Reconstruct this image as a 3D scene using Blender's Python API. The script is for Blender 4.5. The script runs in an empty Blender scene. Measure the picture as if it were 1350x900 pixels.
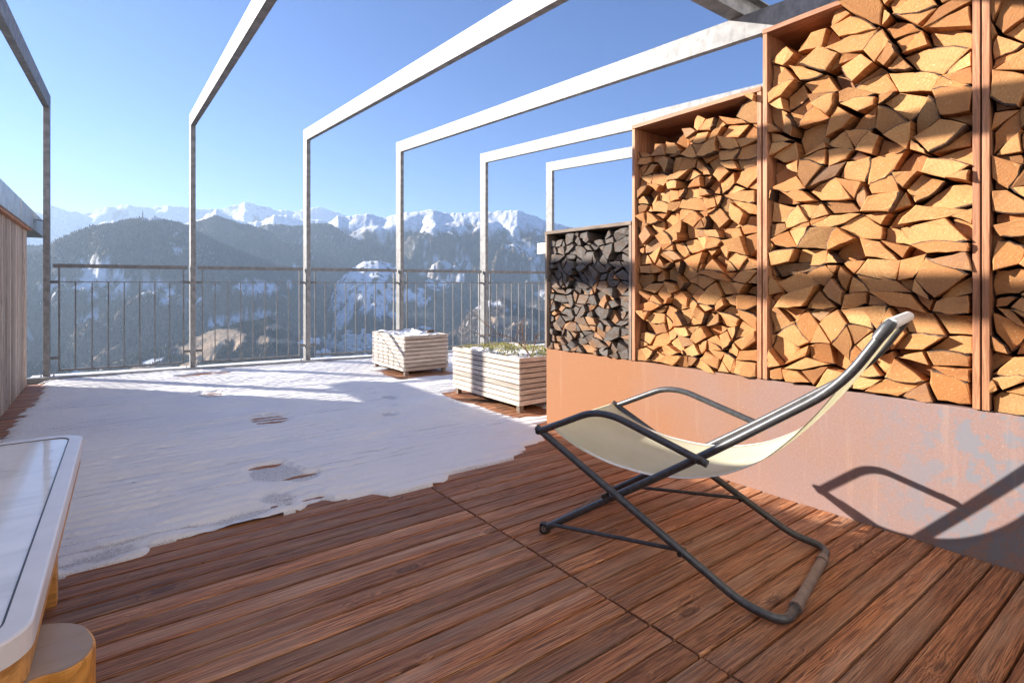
import bpy, bmesh, math, random
import numpy as np
from mathutils import Vector, Matrix, geometry
R = math.radians
random.seed(7)
S = bpy.context.scene
COL = S.collection
# ------------------------------------------------------------------ camera model of the place (metres, terrace floor = 0)
F, YAW, CX, CY = 712.0, 0.641, 675.0, 376.5
FW = np.array([math.sin(YAW), math.cos(YAW), 0.0]); RT = np.array([math.cos(YAW), -math.sin(YAW), 0.0])
EYE = np.array([0, 0, 1.0])
def proj(P):
    P = np.asarray(P, float) - EYE; w = P @ FW
    return CX + F * (P @ RT) / w, CY - F * P[2] / w, w
SUN_AZ = math.atan2(-.645, .765)          # from +Y towards +X
SUN_EL = math.atan(.375)

# ------------------------------------------------------------------ helpers
def link(name, mesh, parent=None):
    o = bpy.data.objects.new(name, mesh); COL.objects.link(o)
    if parent is not None: o.parent = parent
    return o
def tag(o, label=None, cat=None, group=None, kind=None):
    if label: o['label'] = label
    if cat: o['category'] = cat
    if group: o['group'] = group
    if kind: o['kind'] = kind
    return o
def empty(name, loc=(0, 0, 0), rz=0):
    o = bpy.data.objects.new(name, None); COL.objects.link(o)
    o.location = loc; o.rotation_euler = (0, 0, rz); o.empty_display_size = .1
    return o
class MB:
    def __init__(s): s.v = []; s.f = []; s.m = []; s.sm = []
    def add(s, vs, fs, mat=0, smooth=False):
        b = len(s.v); s.v += [tuple(map(float, p)) for p in vs]
        for f in fs: s.f.append([b + i for i in f]); s.m.append(mat); s.sm.append(smooth)
    def box(s, x0, x1, y0, y1, z0, z1, mat=0, ch=0.0, M=None):
        if ch <= 0:
            vs = [(x, y, z) for x in (x0, x1) for y in (y0, y1) for z in (z0, z1)]
            fs = [(0, 1, 3, 2), (4, 6, 7, 5), (0, 4, 5, 1), (2, 3, 7, 6), (0, 2, 6, 4), (1, 5, 7, 3)]
        else:
            bm = bmesh.new(); bmesh.ops.create_cube(bm, size=1)
            for v in bm.verts: v.co = Vector(((x0 + x1) / 2 + v.co.x * (x1 - x0), (y0 + y1) / 2 + v.co.y * (y1 - y0), (z0 + z1) / 2 + v.co.z * (z1 - z0)))
            bmesh.ops.bevel(bm, geom=bm.edges[:], offset=ch, segments=2, affect='EDGES', profile=.6)
            bm.verts.index_update(); vs = [v.co[:] for v in bm.verts]; fs = [[v.index for v in f.verts] for f in bm.faces]; bm.free()
        if M is not None: vs = [tuple(M @ Vector(p)) for p in vs]
        s.add(vs, fs, mat)
    def tube(s, pts, r, n=12, mat=0, cap=True):
        pts = [Vector(p) for p in pts]; rings = []; up = None
        for i, p in enumerate(pts):
            t = (pts[min(i + 1, len(pts) - 1)] - pts[max(i - 1, 0)]).normalized()
            if up is None:
                up = Vector((0, 0, 1)) if abs(t.z) < .9 else Vector((1, 0, 0))
            up = (up - t * up.dot(t)).normalized(); sd = t.cross(up)
            rr = r[i] if isinstance(r, (list, tuple)) else r
            rings.append([p + (up * math.cos(2 * math.pi * k / n) + sd * math.sin(2 * math.pi * k / n)) * rr for k in range(n)])
        vs = [q for g in rings for q in g]; fs = []
        for i in range(len(pts) - 1):
            for k in range(n):
                a = i * n + k; b = i * n + (k + 1) % n
                fs.append((a, b, b + n, a + n))
        s.add(vs, fs, mat, True)
        if cap:
            s.add(rings[0], [list(range(n))], mat); s.add(rings[-1], [list(range(n))[::-1]], mat)
    def prism(s, poly, z0, z1, mat=0, ch=0):
        n = len(poly)
        vs = [(p[0], p[1], z0) for p in poly] + [(p[0], p[1], z1) for p in poly]
        fs = [list(range(n))[::-1], list(range(n, 2 * n))] + [(i, (i + 1) % n, n + (i + 1) % n, n + i) for i in range(n)]
        s.add(vs, fs, mat)
    def mesh(s, name, mats):
        me = bpy.data.meshes.new(name); me.from_pydata(s.v, [], s.f)
        for m in (mats if isinstance(mats, (list, tuple)) else [mats]): me.materials.append(m)
        me.polygons.foreach_set('material_index', s.m); me.polygons.foreach_set('use_smooth', s.sm)
        me.update(); return me
    def build(s, name, mats, parent=None):
        me = s.mesh(name, mats)
        bm = bmesh.new(); bm.from_mesh(me); bmesh.ops.recalc_face_normals(bm, faces=bm.faces); bm.to_mesh(me); bm.free()
        return link(name, me, parent)
def fillet(pts, rad, seg=7):
    """round the inner corners of a polyline"""
    pts = [Vector(p) for p in pts]; out = [pts[0]]
    for i in range(1, len(pts) - 1):
        r = rad[i] if isinstance(rad, (list, tuple)) else rad
        a, b, c = pts[i - 1], pts[i], pts[i + 1]
        if r <= 0: out.append(b); continue
        d1 = (a - b).normalized(); d2 = (c - b).normalized()
        l = min(r, (a - b).length * .48, (c - b).length * .48)
        p, q = b + d1 * l, b + d2 * l
        for k in range(seg + 1):
            t = k / seg; out.append(p * (1 - t) ** 2 + b * 2 * t * (1 - t) + q * t ** 2)
    out.append(pts[-1]); return out
# vectorised value noise ------------------------------------------------
def _h(i, j, s):
    n = (i.astype(np.int64) * 374761393 + j.astype(np.int64) * 668265263 + s * 974711) & 0x7fffffff
    n = ((n ^ (n >> 13)) * 1274126177) & 0x7fffffff
    n = (n ^ (n >> 16)) & 0xffff
    return n / 65535.0
def vnoise(x, y, s=0):
    x = np.asarray(x, float); y = np.asarray(y, float)
    i = np.floor(x); j = np.floor(y); u = x - i; v = y - j
    u = u * u * u * (u * (u * 6 - 15) + 10); v = v * v * v * (v * (v * 6 - 15) + 10)
    a, b, c, d = _h(i, j, s), _h(i + 1, j, s), _h(i, j + 1, s), _h(i + 1, j + 1, s)
    return (a + (b - a) * u) + ((c + (d - c) * u) - (a + (b - a) * u)) * v
def fbm(x, y, o=4, s=0, g=.5):
    t = 0; a = 1; n = 0
    for k in range(o):
        t = t + a * vnoise(x * 2 ** k + 17.3 * k, y * 2 ** k - 9.1 * k, s + k); n += a; a *= g
    return t / n

# ------------------------------------------------------------------ materials
class NT:
    def __init__(s, name):
        s.m = bpy.data.materials.new(name); s.m.use_nodes = True; s.t = s.m.node_tree
        s.b = s.t.nodes['Principled BSDF']; s.out = s.t.nodes['Material Output']
    def n(s, typ, **kw):
        nd = s.t.nodes.new(typ)
        for k, v in kw.items():
            if k.startswith('i_'): nd.inputs[k[2:].replace('_', ' ')].default_value = v
            else: setattr(nd, k, v)
        return nd
    def l(s, a, b): s.t.links.new(a, b)
    def coord(s, scale=(1, 1, 1), kind='Object', off=None):
        tc = s.n('ShaderNodeTexCoord'); mp = s.n('ShaderNodeMapping'); mp.inputs['Scale'].default_value = scale
        s.l(tc.outputs[kind], mp.inputs['Vector'])
        if off is not None: s.l(off, mp.inputs['Location'])
        return mp.outputs['Vector']
    def attr(s, name, typ='GEOMETRY'):
        return s.n('ShaderNodeAttribute', attribute_name=name, attribute_type=typ)
    def noise(s, vec, scale, detail=4, rough=.55, dist=0.0):
        nd = s.n('ShaderNodeTexNoise'); nd.inputs['Scale'].default_value = scale; nd.inputs['Detail'].default_value = detail
        nd.inputs['Roughness'].default_value = rough; nd.inputs['Distortion'].default_value = dist
        if vec is not None: s.l(vec, nd.inputs['Vector'])
        return nd.outputs['Fac']
    def ramp(s, fac, stops, interp='LINEAR'):
        nd = s.n('ShaderNodeValToRGB'); e = nd.color_ramp; e.interpolation = interp
        while len(e.elements) < len(stops): e.elements.new(.5)
        for el, (p, c) in zip(e.elements, stops):
            el.position = p; el.color = (c[0], c[1], c[2], 1) if isinstance(c, (tuple, list)) else (c, c, c, 1)
        s.l(fac, nd.inputs['Fac']); return nd.outputs['Color']
    def mix(s, fac, a, b, mode='MIX'):
        nd = s.n('ShaderNodeMix', data_type='RGBA', blend_type=mode)
        for sock, v in ((nd.inputs[0], fac), (nd.inputs[6], a), (nd.inputs[7], b)):
            if isinstance(v, (int, float)): sock.default_value = v if sock == nd.inputs[0] else (v, v, v, 1)
            elif isinstance(v, (tuple, list)): sock.default_value = (v[0], v[1], v[2], 1)
            else: s.l(v, sock)
        return nd.outputs[2]
    def math(s, op, a, b=None, c=None):
        nd = s.n('ShaderNodeMath', operation=op)
        for sock, v in zip(nd.inputs, (a, b, c)):
            if v is None: continue
            if isinstance(v, (int, float)): sock.default_value = v
            else: s.l(v, sock)
        return nd.outputs[0]
    def bump(s, h, strength=.3, dist=.01):
        nd = s.n('ShaderNodeBump'); nd.inputs['Strength'].default_value = strength; nd.inputs['Distance'].default_value = dist
        s.l(h, nd.inputs['Height']); s.l(nd.outputs['Normal'], s.b.inputs['Normal'])
    def set(s, color=None, rough=None, metal=None, spec=None):
        for k, v in (('Base Color', color), ('Roughness', rough), ('Metallic', metal), ('Specular IOR Level', spec)):
            if v is None: continue
            if isinstance(v, (int, float)): s.b.inputs[k].default_value = v
            elif isinstance(v, (tuple, list)): s.b.inputs[k].default_value = (v[0], v[1], v[2], 1)
            else: s.l(v, s.b.inputs[k])
        return s
def m_galv(name, lo, hi, metal=.35, rough=.5):
    t = NT(name); v = t.coord((1, 1, 1))
    n1 = t.noise(v, 14, 3); n2 = t.noise(t.coord((6, 6, 1.2)), 9, 5, .65)
    c = t.mix(t.ramp(n1, [(.35, 0), (.65, 1)]), lo, hi)
    c = t.mix(t.math('MULTIPLY', t.ramp(n2, [(.45, 0), (.8, 1)]), .35), c, tuple(x * .6 for x in lo))
    t.set(c, t.math('MULTIPLY_ADD', n2, .25, rough - .12), metal); t.bump(n1, .05, .004); return t.m
M_galv = m_galv('galvanised_steel', (.15, .15, .15), (.27, .265, .26), .0, .55)
M_rail = m_galv('railing_steel', (.15, .15, .15), (.22, .22, .22), .15, .5)
M_coping = m_galv('coping_sheet', (.42, .46, .47), (.62, .64, .64), .75, .38)
M_kerb = m_galv('edge_angle', (.26, .27, .28), (.38, .38, .38), .4)
M_bolt = m_galv('bolt_steel', (.25, .24, .22), (.4, .38, .35), .6)

def m_wood(name, cols, along='X', grain=55, rough=.62, bump=.35, knots=True, rnd='rnd', spec=.35, streak=.5, off=23.0):
    """sawn board: streaks along one axis, knots, per-board shift read from the mesh attribute 'rnd'"""
    t = NT(name)
    a = t.attr(rnd)
    sep = t.n('ShaderNodeCombineXYZ')
    for i in range(3): t.l(t.math('MULTIPLY', a.outputs['Fac'], off * (1 + .37 * i)), sep.inputs[i])
    sc = {'X': (1.3, grain, grain), 'Y': (grain, 1.3, grain), 'Z': (grain, grain, 1.3)}[along]
    ks = {'X': (5, 13, 13), 'Y': (13, 5, 13), 'Z': (13, 13, 5)}[along]
    ls = {'X': (.9, 5, 5), 'Y': (5, .9, 5), 'Z': (5, 5, .9)}[along]
    vk = t.n('ShaderNodeTexVoronoi'); vk.inputs['Scale'].default_value = 1; t.l(t.coord(ks, off=sep.outputs[0]), vk.inputs['Vector'])
    sk = t.n('ShaderNodeSeparateColor'); t.l(vk.outputs['Color'], sk.inputs[0])
    kd = t.math('ADD', vk.outputs['Distance'], t.ramp(sk.outputs[0], [(.80, 1), (.82, 0)]))
    knot = t.ramp(kd, [(.0, .6), (.07, 1), (.12, .35), (.17, 1), (.26, 0)]) if knots else None
    # grain flows round the knots
    mp = t.coord(sc, off=sep.outputs[0])
    add = t.n('ShaderNodeVectorMath', operation='ADD'); t.l(mp, add.inputs[0])
    cm = t.n('ShaderNodeCombineXYZ'); bend = t.math('MULTIPLY', t.ramp(kd, [(.1, 1), (.42, 0)]), 1.1 if knots else 0)
    wob = t.math('MULTIPLY', t.noise(t.coord(ls, off=sep.outputs[0]), 1.5, 2), 3.2)
    sm = t.math('ADD', bend, wob)
    for i in range(3):
        if 'XYZ'[i] != along: t.l(sm, cm.inputs[i])
    t.l(cm.outputs[0], add.inputs[1])
    g = t.noise(add.outputs[0], 1.0, 5, .62)
    g2 = t.noise(add.outputs[0], 4.2, 3, .6)
    big = t.noise(t.coord(ls, off=sep.outputs[0]), 2.2, 4, .6)
    c = t.ramp(g, [(.30, cols[0]), (.5, cols[1]), (.70, cols[2])])
    c = t.mix(t.math('MULTIPLY', t.ramp(g2, [(.40, 1), (.54, 0)]), streak), c, tuple(x * .42 for x in cols[0]))
    c = t.mix(t.ramp(big, [(.46, 0), (.72, .7)]), c, t.mix(t.ramp(g, [(.3, .55), (.7, 1.25)]), (0, 0, 0), cols[3], 'MIX') if False else t.mix(1.0, cols[3], t.ramp(g, [(.3, .5), (.7, 1.2)]), 'MULTIPLY'))
    val = t.ramp(a.outputs['Fac'], [(0, .68), (.35, 1.0), (.7, .82), (1, 1.28)])
    c = t.mix(1.0, c, val, 'MULTIPLY')
    if knots: c = t.mix(t.math('MULTIPLY', knot, .75), c, tuple(x * .3 for x in cols[0]))
    t.set(c, t.math('MULTIPLY_ADD', g, .2, rough - .1), 0, spec)
    t.bump(t.math('ADD', g, t.math('MULTIPLY', g2, 1.1)), bump, .004)
    return t.m
M_deck = m_wood('deck_larch', [(.27, .088, .034), (.55, .215, .088), (.74, .36, .175), (.60, .37, .24)], 'X', 95, .55, 1.3, True, 'rnd', .4, .95)
M_clad = m_wood('weathered_cladding', [(.36, .27, .20), (.54, .43, .34), (.66, .55, .45), (.50, .34, .25)], 'Z', 30, .75, .3)
M_rackwood = m_wood('rack_board', [(.36, .15, .075), (.50, .23, .12), (.58, .30, .17), (.44, .19, .10)], 'Y', 26, .6, .2, True)
M_rackwoodZ = m_wood('rack_upright', [(.36, .15, .075), (.52, .24, .12), (.60, .31, .18), (.46, .20, .10)], 'Z', 26, .6, .2, False)
M_rackgrey = m_wood('rack_weathered', [(.16, .12, .09), (.25, .19, .15), (.36, .29, .24), (.2, .13, .09)], 'Y', 26, .75, .25, False)
M_rackgreyZ = m_wood('rack_weathered_upright', [(.17, .13, .11), (.27, .21, .17), (.38, .31, .26), (.2, .13, .09)], 'Z', 26, .75, .25, False)
M_slat = m_wood('planter_slat_lit', [(.50, .42, .35), (.66, .58, .51), (.76, .69, .62), (.56, .45, .37)], 'Y', 34, .7, .2, False)  # paler long sides: sun on the left face is put into this colour
M_slatX_shaded = m_wood('planter_slat_shaded', [(.42, .32, .25), (.58, .47, .39), (.68, .58, .50), (.50, .36, .28)], 'X', 34, .7, .2, False)  # browner short sides: their shade is put into this colour
M_tablewood = m_wood('table_wood', [(.58, .25, .06), (.74, .37, .11), (.80, .45, .16), (.64, .30, .09)], 'X', 14, .5, .12, False)
M_stoolside = m_wood('stool_side', [(.62, .24, .045), (.78, .36, .08), (.84, .45, .13), (.70, .29, .06)], 'X', 16, .5, .15, False)
t = NT('stool_top_grain'); v = t.coord((5, 24, 1)); g = t.noise(v, 1.6, 5, .6, .8)
t.set(t.mix(t.ramp(t.noise(t.coord(), 6, 3), [(.4, 0), (.65, 1)]), t.ramp(g, [(.3, (.22, .13, .075)), (.7, (.42, .28, .17))]), (.34, .25, .18)), .55); t.bump(g, .2, .003); M_stooltop = t.m

# corten
t = NT('corten_steel'); v = t.coord()
sx = t.n('ShaderNodeSeparateXYZ'); t.l(v, sx.inputs[0])
yw = t.math('ADD', sx.outputs['Y'], 3.0)
gy = t.ramp(t.math('MULTIPLY_ADD', yw, .34, t.math('MULTIPLY', t.math('SUBTRACT', t.noise(v, 1.6, 5, .6), .5), .7)), [(.36, (.25, .175, .168)), (.56, (.285, .160, .113)), (.80, (.32, .138, .056))])
sp = t.noise(v, 90, 4, .7)
c = t.mix(t.ramp(sp, [(.4, 0), (.68, .45)]), gy, (.24, .12, .075))
c = t.mix(t.ramp(t.noise(v, 160, 2), [(.6, 0), (.75, .4)]), c, (.55, .36, .27))
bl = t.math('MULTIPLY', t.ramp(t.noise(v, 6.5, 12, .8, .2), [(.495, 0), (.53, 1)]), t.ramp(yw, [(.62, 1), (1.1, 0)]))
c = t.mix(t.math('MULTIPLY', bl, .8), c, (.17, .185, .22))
st = t.noise(t.coord((9, 9, .55)), 2.4, 4, .6)
c = t.mix(t.math('MULTIPLY', t.ramp(st, [(.6, 0), (.72, 1)]), .16), c, (.48, .34, .25))
t.set(c, .72, .0, .3); t.bump(sp, .12, .002); M_corten = t.m

# snow
t = NT('snow'); v = t.coord()
n1 = t.noise(v, 260, 3, .7); n2 = t.noise(v, 34, 5, .6); n3 = t.noise(v, 3.0, 3)
th = t.attr('thin')
c = t.mix(t.ramp(n3, [(.35, 0), (.7, 1)]), (.91, .90, .90), (.95, .94, .94))
c = t.mix(t.math('MULTIPLY', t.ramp(t.math('ADD', th.outputs['Fac'], t.math('MULTIPLY', t.math('SUBTRACT', n1, .5), 1.1)), [(.45, 0), (.75, 1)]), .85), c, (.17, .15, .14))
t.set(c, .8, 0, .15); t.bump(t.math('ADD', t.math('MULTIPLY', n1, .6), t.math('MULTIPLY', n2, 1.5)), 1.0, .008); M_snow = t.m
# tubes, sling, glass
t = NT('chair_tube'); n = t.noise(t.coord(), 60, 4, .6); t.set(t.ramp(n, [(.35, (.07, .074, .08)), (.7, (.115, .115, .12))]), .40, .35, .5); t.bump(n, .04, .001); M_tube = t.m
t = NT('chair_foot_sleeve'); n = t.noise(t.coord(), 40, 4, .6); t.set(t.ramp(n, [(.35, (.17, .13, .115)), (.7, (.24, .19, .17))]), .5, .1); M_sleeve = t.m
t = NT('black_plastic'); n = t.noise(t.coord(), 40, 3); t.set(t.ramp(n, [(.3, (.015, .015, .016)), (.7, (.03, .03, .03))]), .45); M_black = t.m
t = NT('sling_mesh'); v = t.coord(); n = t.noise(v, 9, 4)
wv = t.n('ShaderNodeTexChecker'); wv.inputs['Scale'].default_value = 420; t.l(v, wv.inputs['Vector'])
c = t.ramp(n, [(.3, (.78, .76, .57)), (.7, (.86, .84, .67))]); c = t.mix(t.math('MULTIPLY', wv.outputs['Fac'], .14), c, (.4, .38, .2))
t.set(c, .75, 0, .2)
tr = t.n('ShaderNodeBsdfTranslucent'); t.l(c, tr.inputs['Color']); tp = t.n('ShaderNodeBsdfTransparent')
m1 = t.n('ShaderNodeMixShader'); m1.inputs[0].default_value = .42; t.l(t.b.outputs[0], m1.inputs[1]); t.l(tr.outputs[0], m1.inputs[2])
m2 = t.n('ShaderNodeMixShader'); m2.inputs[0].default_value = .13; t.l(m1.outputs[0], m2.inputs[1]); t.l(tp.outputs[0], m2.inputs[2]); t.l(m2.outputs[0], t.out.inputs['Surface']); M_sling = t.m
t = NT('white_cap_cloth'); n = t.noise(t.coord(), 50, 4); t.set(t.ramp(n, [(.3, (.72, .72, .68)), (.7, (.82, .82, .78))]), .7); M_cap = t.m
t = NT('white_rim'); n = t.noise(t.coord(), 14, 3); t.set(t.ramp(n, [(.3, (.74, .73, .74)), (.7, (.80, .79, .80))]), .35, 0, .5); M_rim = t.m
t = NT('frosted_table_glass'); v = t.coord((1, 1, 1)); w = t.noise(t.coord((2.2, 5.5, 1)), 1.7, 5, .6, 1.1)
c = t.ramp(w, [(.30, (.66, .68, .68)), (.46, (.82, .83, .83)), (.62, (.89, .89, .89))]); t.set(c, .06, 0, .18)
t.bump(t.noise(t.coord((1, 1, 1)), 16, 2), .035, .01); M_tglass = t.m
t = NT('rubber_gasket'); n = t.noise(t.coord(), 50, 2); t.set(t.ramp(n, [(.3, (.05, .055, .06)), (.7, (.09, .09, .1))]), .5); M_gasket = t.m
t = NT('soil'); n = t.noise(t.coord(), 60, 5, .7); t.set(t.ramp(n, [(.35, (.05, .032, .02)), (.7, (.16, .11, .07))]), .9); t.bump(n, .8, .01); M_soil = t.m
t = NT('dry_twig'); n = t.noise(t.coord(), 40, 3); t.set(t.ramp(n, [(.35, (.14, .08, .05)), (.7, (.26, .16, .10))]), .8); M_twig = t.m
def m_leaf(name, stops):
    t = NT(name); a = t.attr('rnd'); c = t.ramp(a.outputs['Fac'], stops); t.set(c, .6, 0, .3)
    tr = t.n('ShaderNodeBsdfTranslucent'); t.l(c, tr.inputs['Color']); m1 = t.n('ShaderNodeMixShader'); m1.inputs[0].default_value = .35
    t.l(t.b.outputs[0], m1.inputs[1]); t.l(tr.outputs[0], m1.inputs[2]); t.l(m1.outputs[0], t.out.inputs['Surface']); return t.m
M_leaf = m_leaf('sedum_leaf', [(0, (.16, .17, .035)), (.4, (.30, .29, .07)), (.75, (.42, .36, .10)), (1, (.30, .14, .06))])
# firewood: colour from the mesh attributes 'tint' (r brightness, g redness, b greyness) and 'lc' (coordinates round the pith)
def log_nodes(name, kind):
    t = NT(name); tn = t.attr('tint'); sp = t.n('ShaderNodeSeparateColor'); t.l(tn.outputs['Color'], sp.inputs[0])
    lc = t.attr('lc'); lv = lc.outputs['Vector']
    sx = t.n('ShaderNodeSeparateXYZ'); t.l(lv, sx.inputs[0])
    br = t.ramp(sp.outputs[0], [(0, .42), (.4, .88), (1, 1.15)])
    if kind == 'end':
        d = t.math('SQRT', t.math('ADD', t.math('POWER', sx.outputs[0], 2), t.math('POWER', sx.outputs[1], 2)))
        wob = t.noise(lv, 14, 4, .6)
        rings = t.math('SINE', t.math('MULTIPLY_ADD', d, 430, t.math('MULTIPLY', wob, 20)))
        vr = t.n('ShaderNodeVectorRotate', rotation_type='Z_AXIS'); t.l(lv, vr.inputs['Vector']); t.l(t.math('MULTIPLY', sp.outputs[0], 17), vr.inputs['Angle']); vs_ = t.n('ShaderNodeVectorMath', operation='MULTIPLY'); t.l(vr.outputs[0], vs_.inputs[0]); vs_.inputs[1].default_value = (55, 150, 40); saw = t.noise(vs_.outputs[0], 1.0, 5, .7, .4)
        ang = t.math('ARCTAN2', sx.outputs[1], sx.outputs[0])
        cmb = t.n('ShaderNodeCombineXYZ'); t.l(t.math('MULTIPLY', ang, 9), cmb.inputs[0]); t.l(t.math('MULTIPLY', d, 3), cmb.inputs[1])
        rad = t.noise(cmb.outputs[0], 3.2, 4, .65)
        c = t.mix(t.ramp(sp.outputs[1], [(0, 0), (1, 1)]), (.61, .335, .135), (.45, .18, .058))
        c = t.mix(t.math('MULTIPLY', t.ramp(rings, [(.2, 0), (.95, 1)]), .42), c, (.46, .21, .07))
        c = t.mix(t.ramp(saw, [(.34, .5), (.55, 0)]), c, (.40, .19, .07)); c = t.mix(t.ramp(t.noise(lv, 9, 5, .65), [(.52, 0), (.74, .5)]), c, (.45, .20, .07)); c = t.mix(t.ramp(t.noise(lv, 140, 2), [(.62, 0), (.8, .6)]), c, (.88, .70, .45))
        c = t.mix(t.ramp(rad, [(.58, 0), (.74, .8)]), c, (.22, .085, .03))
        c = t.mix(t.ramp(rad, [(.18, .35), (.36, 0)]), c, (.88, .68, .42))
        c = t.mix(t.ramp(d, [(.02, .35), (.06, 0)]), c, (.42, .17, .07))
        h = t.math('ADD', saw, t.math('MULTIPLY', rad, .6)); g0, g1 = (.17, .16, .15), (.055, .052, .05)
    else:
        vm = t.n('ShaderNodeVectorMath', operation='MULTIPLY'); t.l(lv, vm.inputs[0]); vm.inputs[1].default_value = (60, 60, 3.5)
        gr = t.noise(vm.outputs[0], 1.0, 5, .65)
        if kind == 'side': c = t.ramp(gr, [(.3, (.24, .085, .028)), (.55, (.46, .19, .065)), (.75, (.58, .29, .11))])
        else: c = t.ramp(gr, [(.3, (.045, .028, .02)), (.55, (.13, .075, .05)), (.75, (.24, .15, .10))])
        h = gr; g0, g1 = (.13, .12, .11), (.045, .042, .04)
    c = t.mix(1.0, c, br, 'MULTIPLY')
    gn = t.noise(lv, 28, 4, .65)
    c = t.mix(t.math('MULTIPLY', sp.outputs[2], t.ramp(gn, [(.25, .75), (.6, 1)])), c, t.mix(t.ramp(gn, [(.35, 0), (.7, 1)]), g1, g0))
    t.set(c, .75, 0, .2); t.bump(h, .55 if kind == 'end' else .7, .004); return t.m
M_logs = [log_nodes('firewood_end', 'end'), log_nodes('firewood_split', 'side'), log_nodes('firewood_bark', 'bark')]
t = NT('dark_backing'); n = t.noise(t.coord(), 30, 3); t.set(t.ramp(n, [(.3, (.03, .02, .014)), (.7, (.06, .04, .028))]), .9); M_void = t.m
t = NT('terrain_ground'); a = t.attr('col'); v = t.coord((1, 1, 1))
c = t.mix(1.0, a.outputs['Color'], t.ramp(t.noise(v, .03, 6, .7), [(.3, .7), (.7, 1.25)]), 'MULTIPLY'); t.set(c, .9, 0, .05); t.bump(t.noise(v, .018, 6, .7), .9, 22); M_terr = t.m
t = NT('far_forest'); a = t.attr('rnd'); t.set(t.ramp(a.outputs['Fac'], [(0, (.035, .045, .035)), (.45, (.055, .06, .045)), (.65, (.12, .092, .068)), (.85, (.18, .13, .10)), (.96, (.22, .18, .15)), (1, (.5, .5, .52))]), .9, 0, .05); M_tree = t.m
t = NT('house_plaster'); n = t.noise(t.coord(), .4, 3); t.set(t.ramp(n, [(.3, (.74, .71, .66)), (.7, (.84, .82, .78))]), .85); M_plaster = t.m
t = NT('bounce_front_plaster'); n = t.noise(t.coord(), 3, 4); t.set(t.ramp(n, [(.3, (.78, .77, .75)), (.7, (.84, .83, .81))]), .9); M_bounce = t.m
t = NT('house_roof'); n = t.noise(t.coord(), .5, 3); t.set(t.ramp(n, [(.30, (.30, .20, .16)), (.42, (.84, .84, .86))]), .85); M_hroof = t.m
t = NT('mast_steel'); n = t.noise(t.coord(), .3, 3); t.set(t.ramp(n, [(.3, (.10, .11, .13)), (.7, (.18, .18, .2))]), .6); M_mast = t.m
def set_rnd(o, vals, name='rnd'):
    at = o.data.attributes.new(name, 'FLOAT', 'POINT'); at.data.foreach_set('value', np.asarray(vals, dtype=np.float32))

# ================================================================== SETTING: deck, snow, ledge
PITCH, OFF, GAP = .0855, .779, .008
db = MB(); rv = []
rd = random.Random(3)
cols = [(-.665, 1.2755, None), (1.2845, 2.549, None), (2.553, 4.4, 3.02), (4.406, 6.3, 3.02)]
for x0, x1, ymin in cols:
    for k in range(-22, 79):
        y0 = OFF + k * PITCH + GAP / 2; y1 = y0 + PITCH - GAP
        yl = 7.567 - .125 * ((x0 + x1) / 2) - .2
        if y1 > yl or (ymin and y0 < ymin): continue
        n0 = len(db.v); dz = rd.uniform(-.0015, .0015)
        c = .004
        prof = [(y0, -.026), (y0, -c), (y0 + c * .35, -c * .35), (y0 + c, 0), (y1 - c, 0), (y1 - c * .35, -c * .35), (y1, -c), (y1, -.026)]
        n = len(prof); e = rd.uniform(-.002, .002)
        vs = [(x0 + e, p[0], p[1] + dz) for p in prof] + [(x1 + e * .5, p[0], p[1] + dz) for p in prof]
        db.add(vs, [(i, i + 1, n + i + 1, n + i) for i in range(n - 1)] + [list(range(n)), list(range(n, 2 * n))[::-1]])
        rv += [rd.random()] * (len(db.v) - n0)
deck = db.build('deck', M_deck); set_rnd(deck, rv); tag(deck, kind='structure')
sub = MB(); sub.prism([(-.9, -1.9), (6.5, -1.9), (6.5, 6.52), (-.9, 7.44)], -.4, -.03)
o = sub.build('deck_base', M_void); tag(o, kind='structure')
# roof ledge outside the deck (snow lies on it), dark steel angle along the deck edge
ra = math.atan(-.125); RX = Vector((math.cos(ra), math.sin(ra), 0)); RY = Vector((-math.sin(ra), math.cos(ra), 0)); RO = Vector((0, 7.567, 0))
MR = Matrix(((RX.x, RY.x, 0, RO.x), (RX.y, RY.y, 0, RO.y), (0, 0, 1, 0), (0, 0, 0, 1)))
lb = MB(); lb.box(-.9, 6.9, -.115, .24, -.4, -.006, M=MR); o = lb.build('roof_ledge', M_kerb); tag(o, kind='structure')
kb = MB(); kb.box(-.72, 6.9, -.150, -.125, -.02, .034, M=MR); kb.box(-.72, 6.9, -.125, -.085, .024, .034, M=MR); o = kb.build('kerb_strip', M_kerb); tag(o, kind='structure')

# ---- snow
xs = np.concatenate([np.arange(-.60, 2.75, .0125), np.arange(2.75, 6.3, .03)])
ys = np.arange(2.2, 7.5, .0095)
X, Y = np.meshgrid(xs, ys, indexing='ij')
ex = np.array([-.7, -.17, .06, .4, .78, 1.05, 1.27, 1.36, 1.6, 1.86, 2.1, 2.35, 2.46, 2.56, 2.7, 7]); ey = np.array([2.40, 2.385, 2.434, 2.536, 2.55, 2.487, 2.427, 2.47, 2.531, 2.533, 2.63, 2.73, 3.03, 3.05, 3.03, 3.03])
edge = np.interp(X, ex, ey)
kk = (Y - OFF) / PITCH; fr = kk - np.floor(kk); gapd = np.minimum(fr, 1 - fr) * PITCH          # distance to the nearest board gap
e2 = edge + .16 * (fbm(X * 1.7, X * 0 + 3, 3, 9) - .5); qq = (e2 - OFF) / PITCH; snap = OFF + PITCH * (np.floor(qq) + np.clip((qq - np.floor(qq) - .5) * 5 + .5, 0, 1))
edge = .88 * snap + .12 * e2
th = Y - edge + .035 * (fbm(X * 9, Y * 14, 4, 5) - .5) + .17 * (fbm(X * 1.8 + 3.7 * np.floor(kk), np.floor(kk) * 5.3, 3, 19) - .5)
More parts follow.
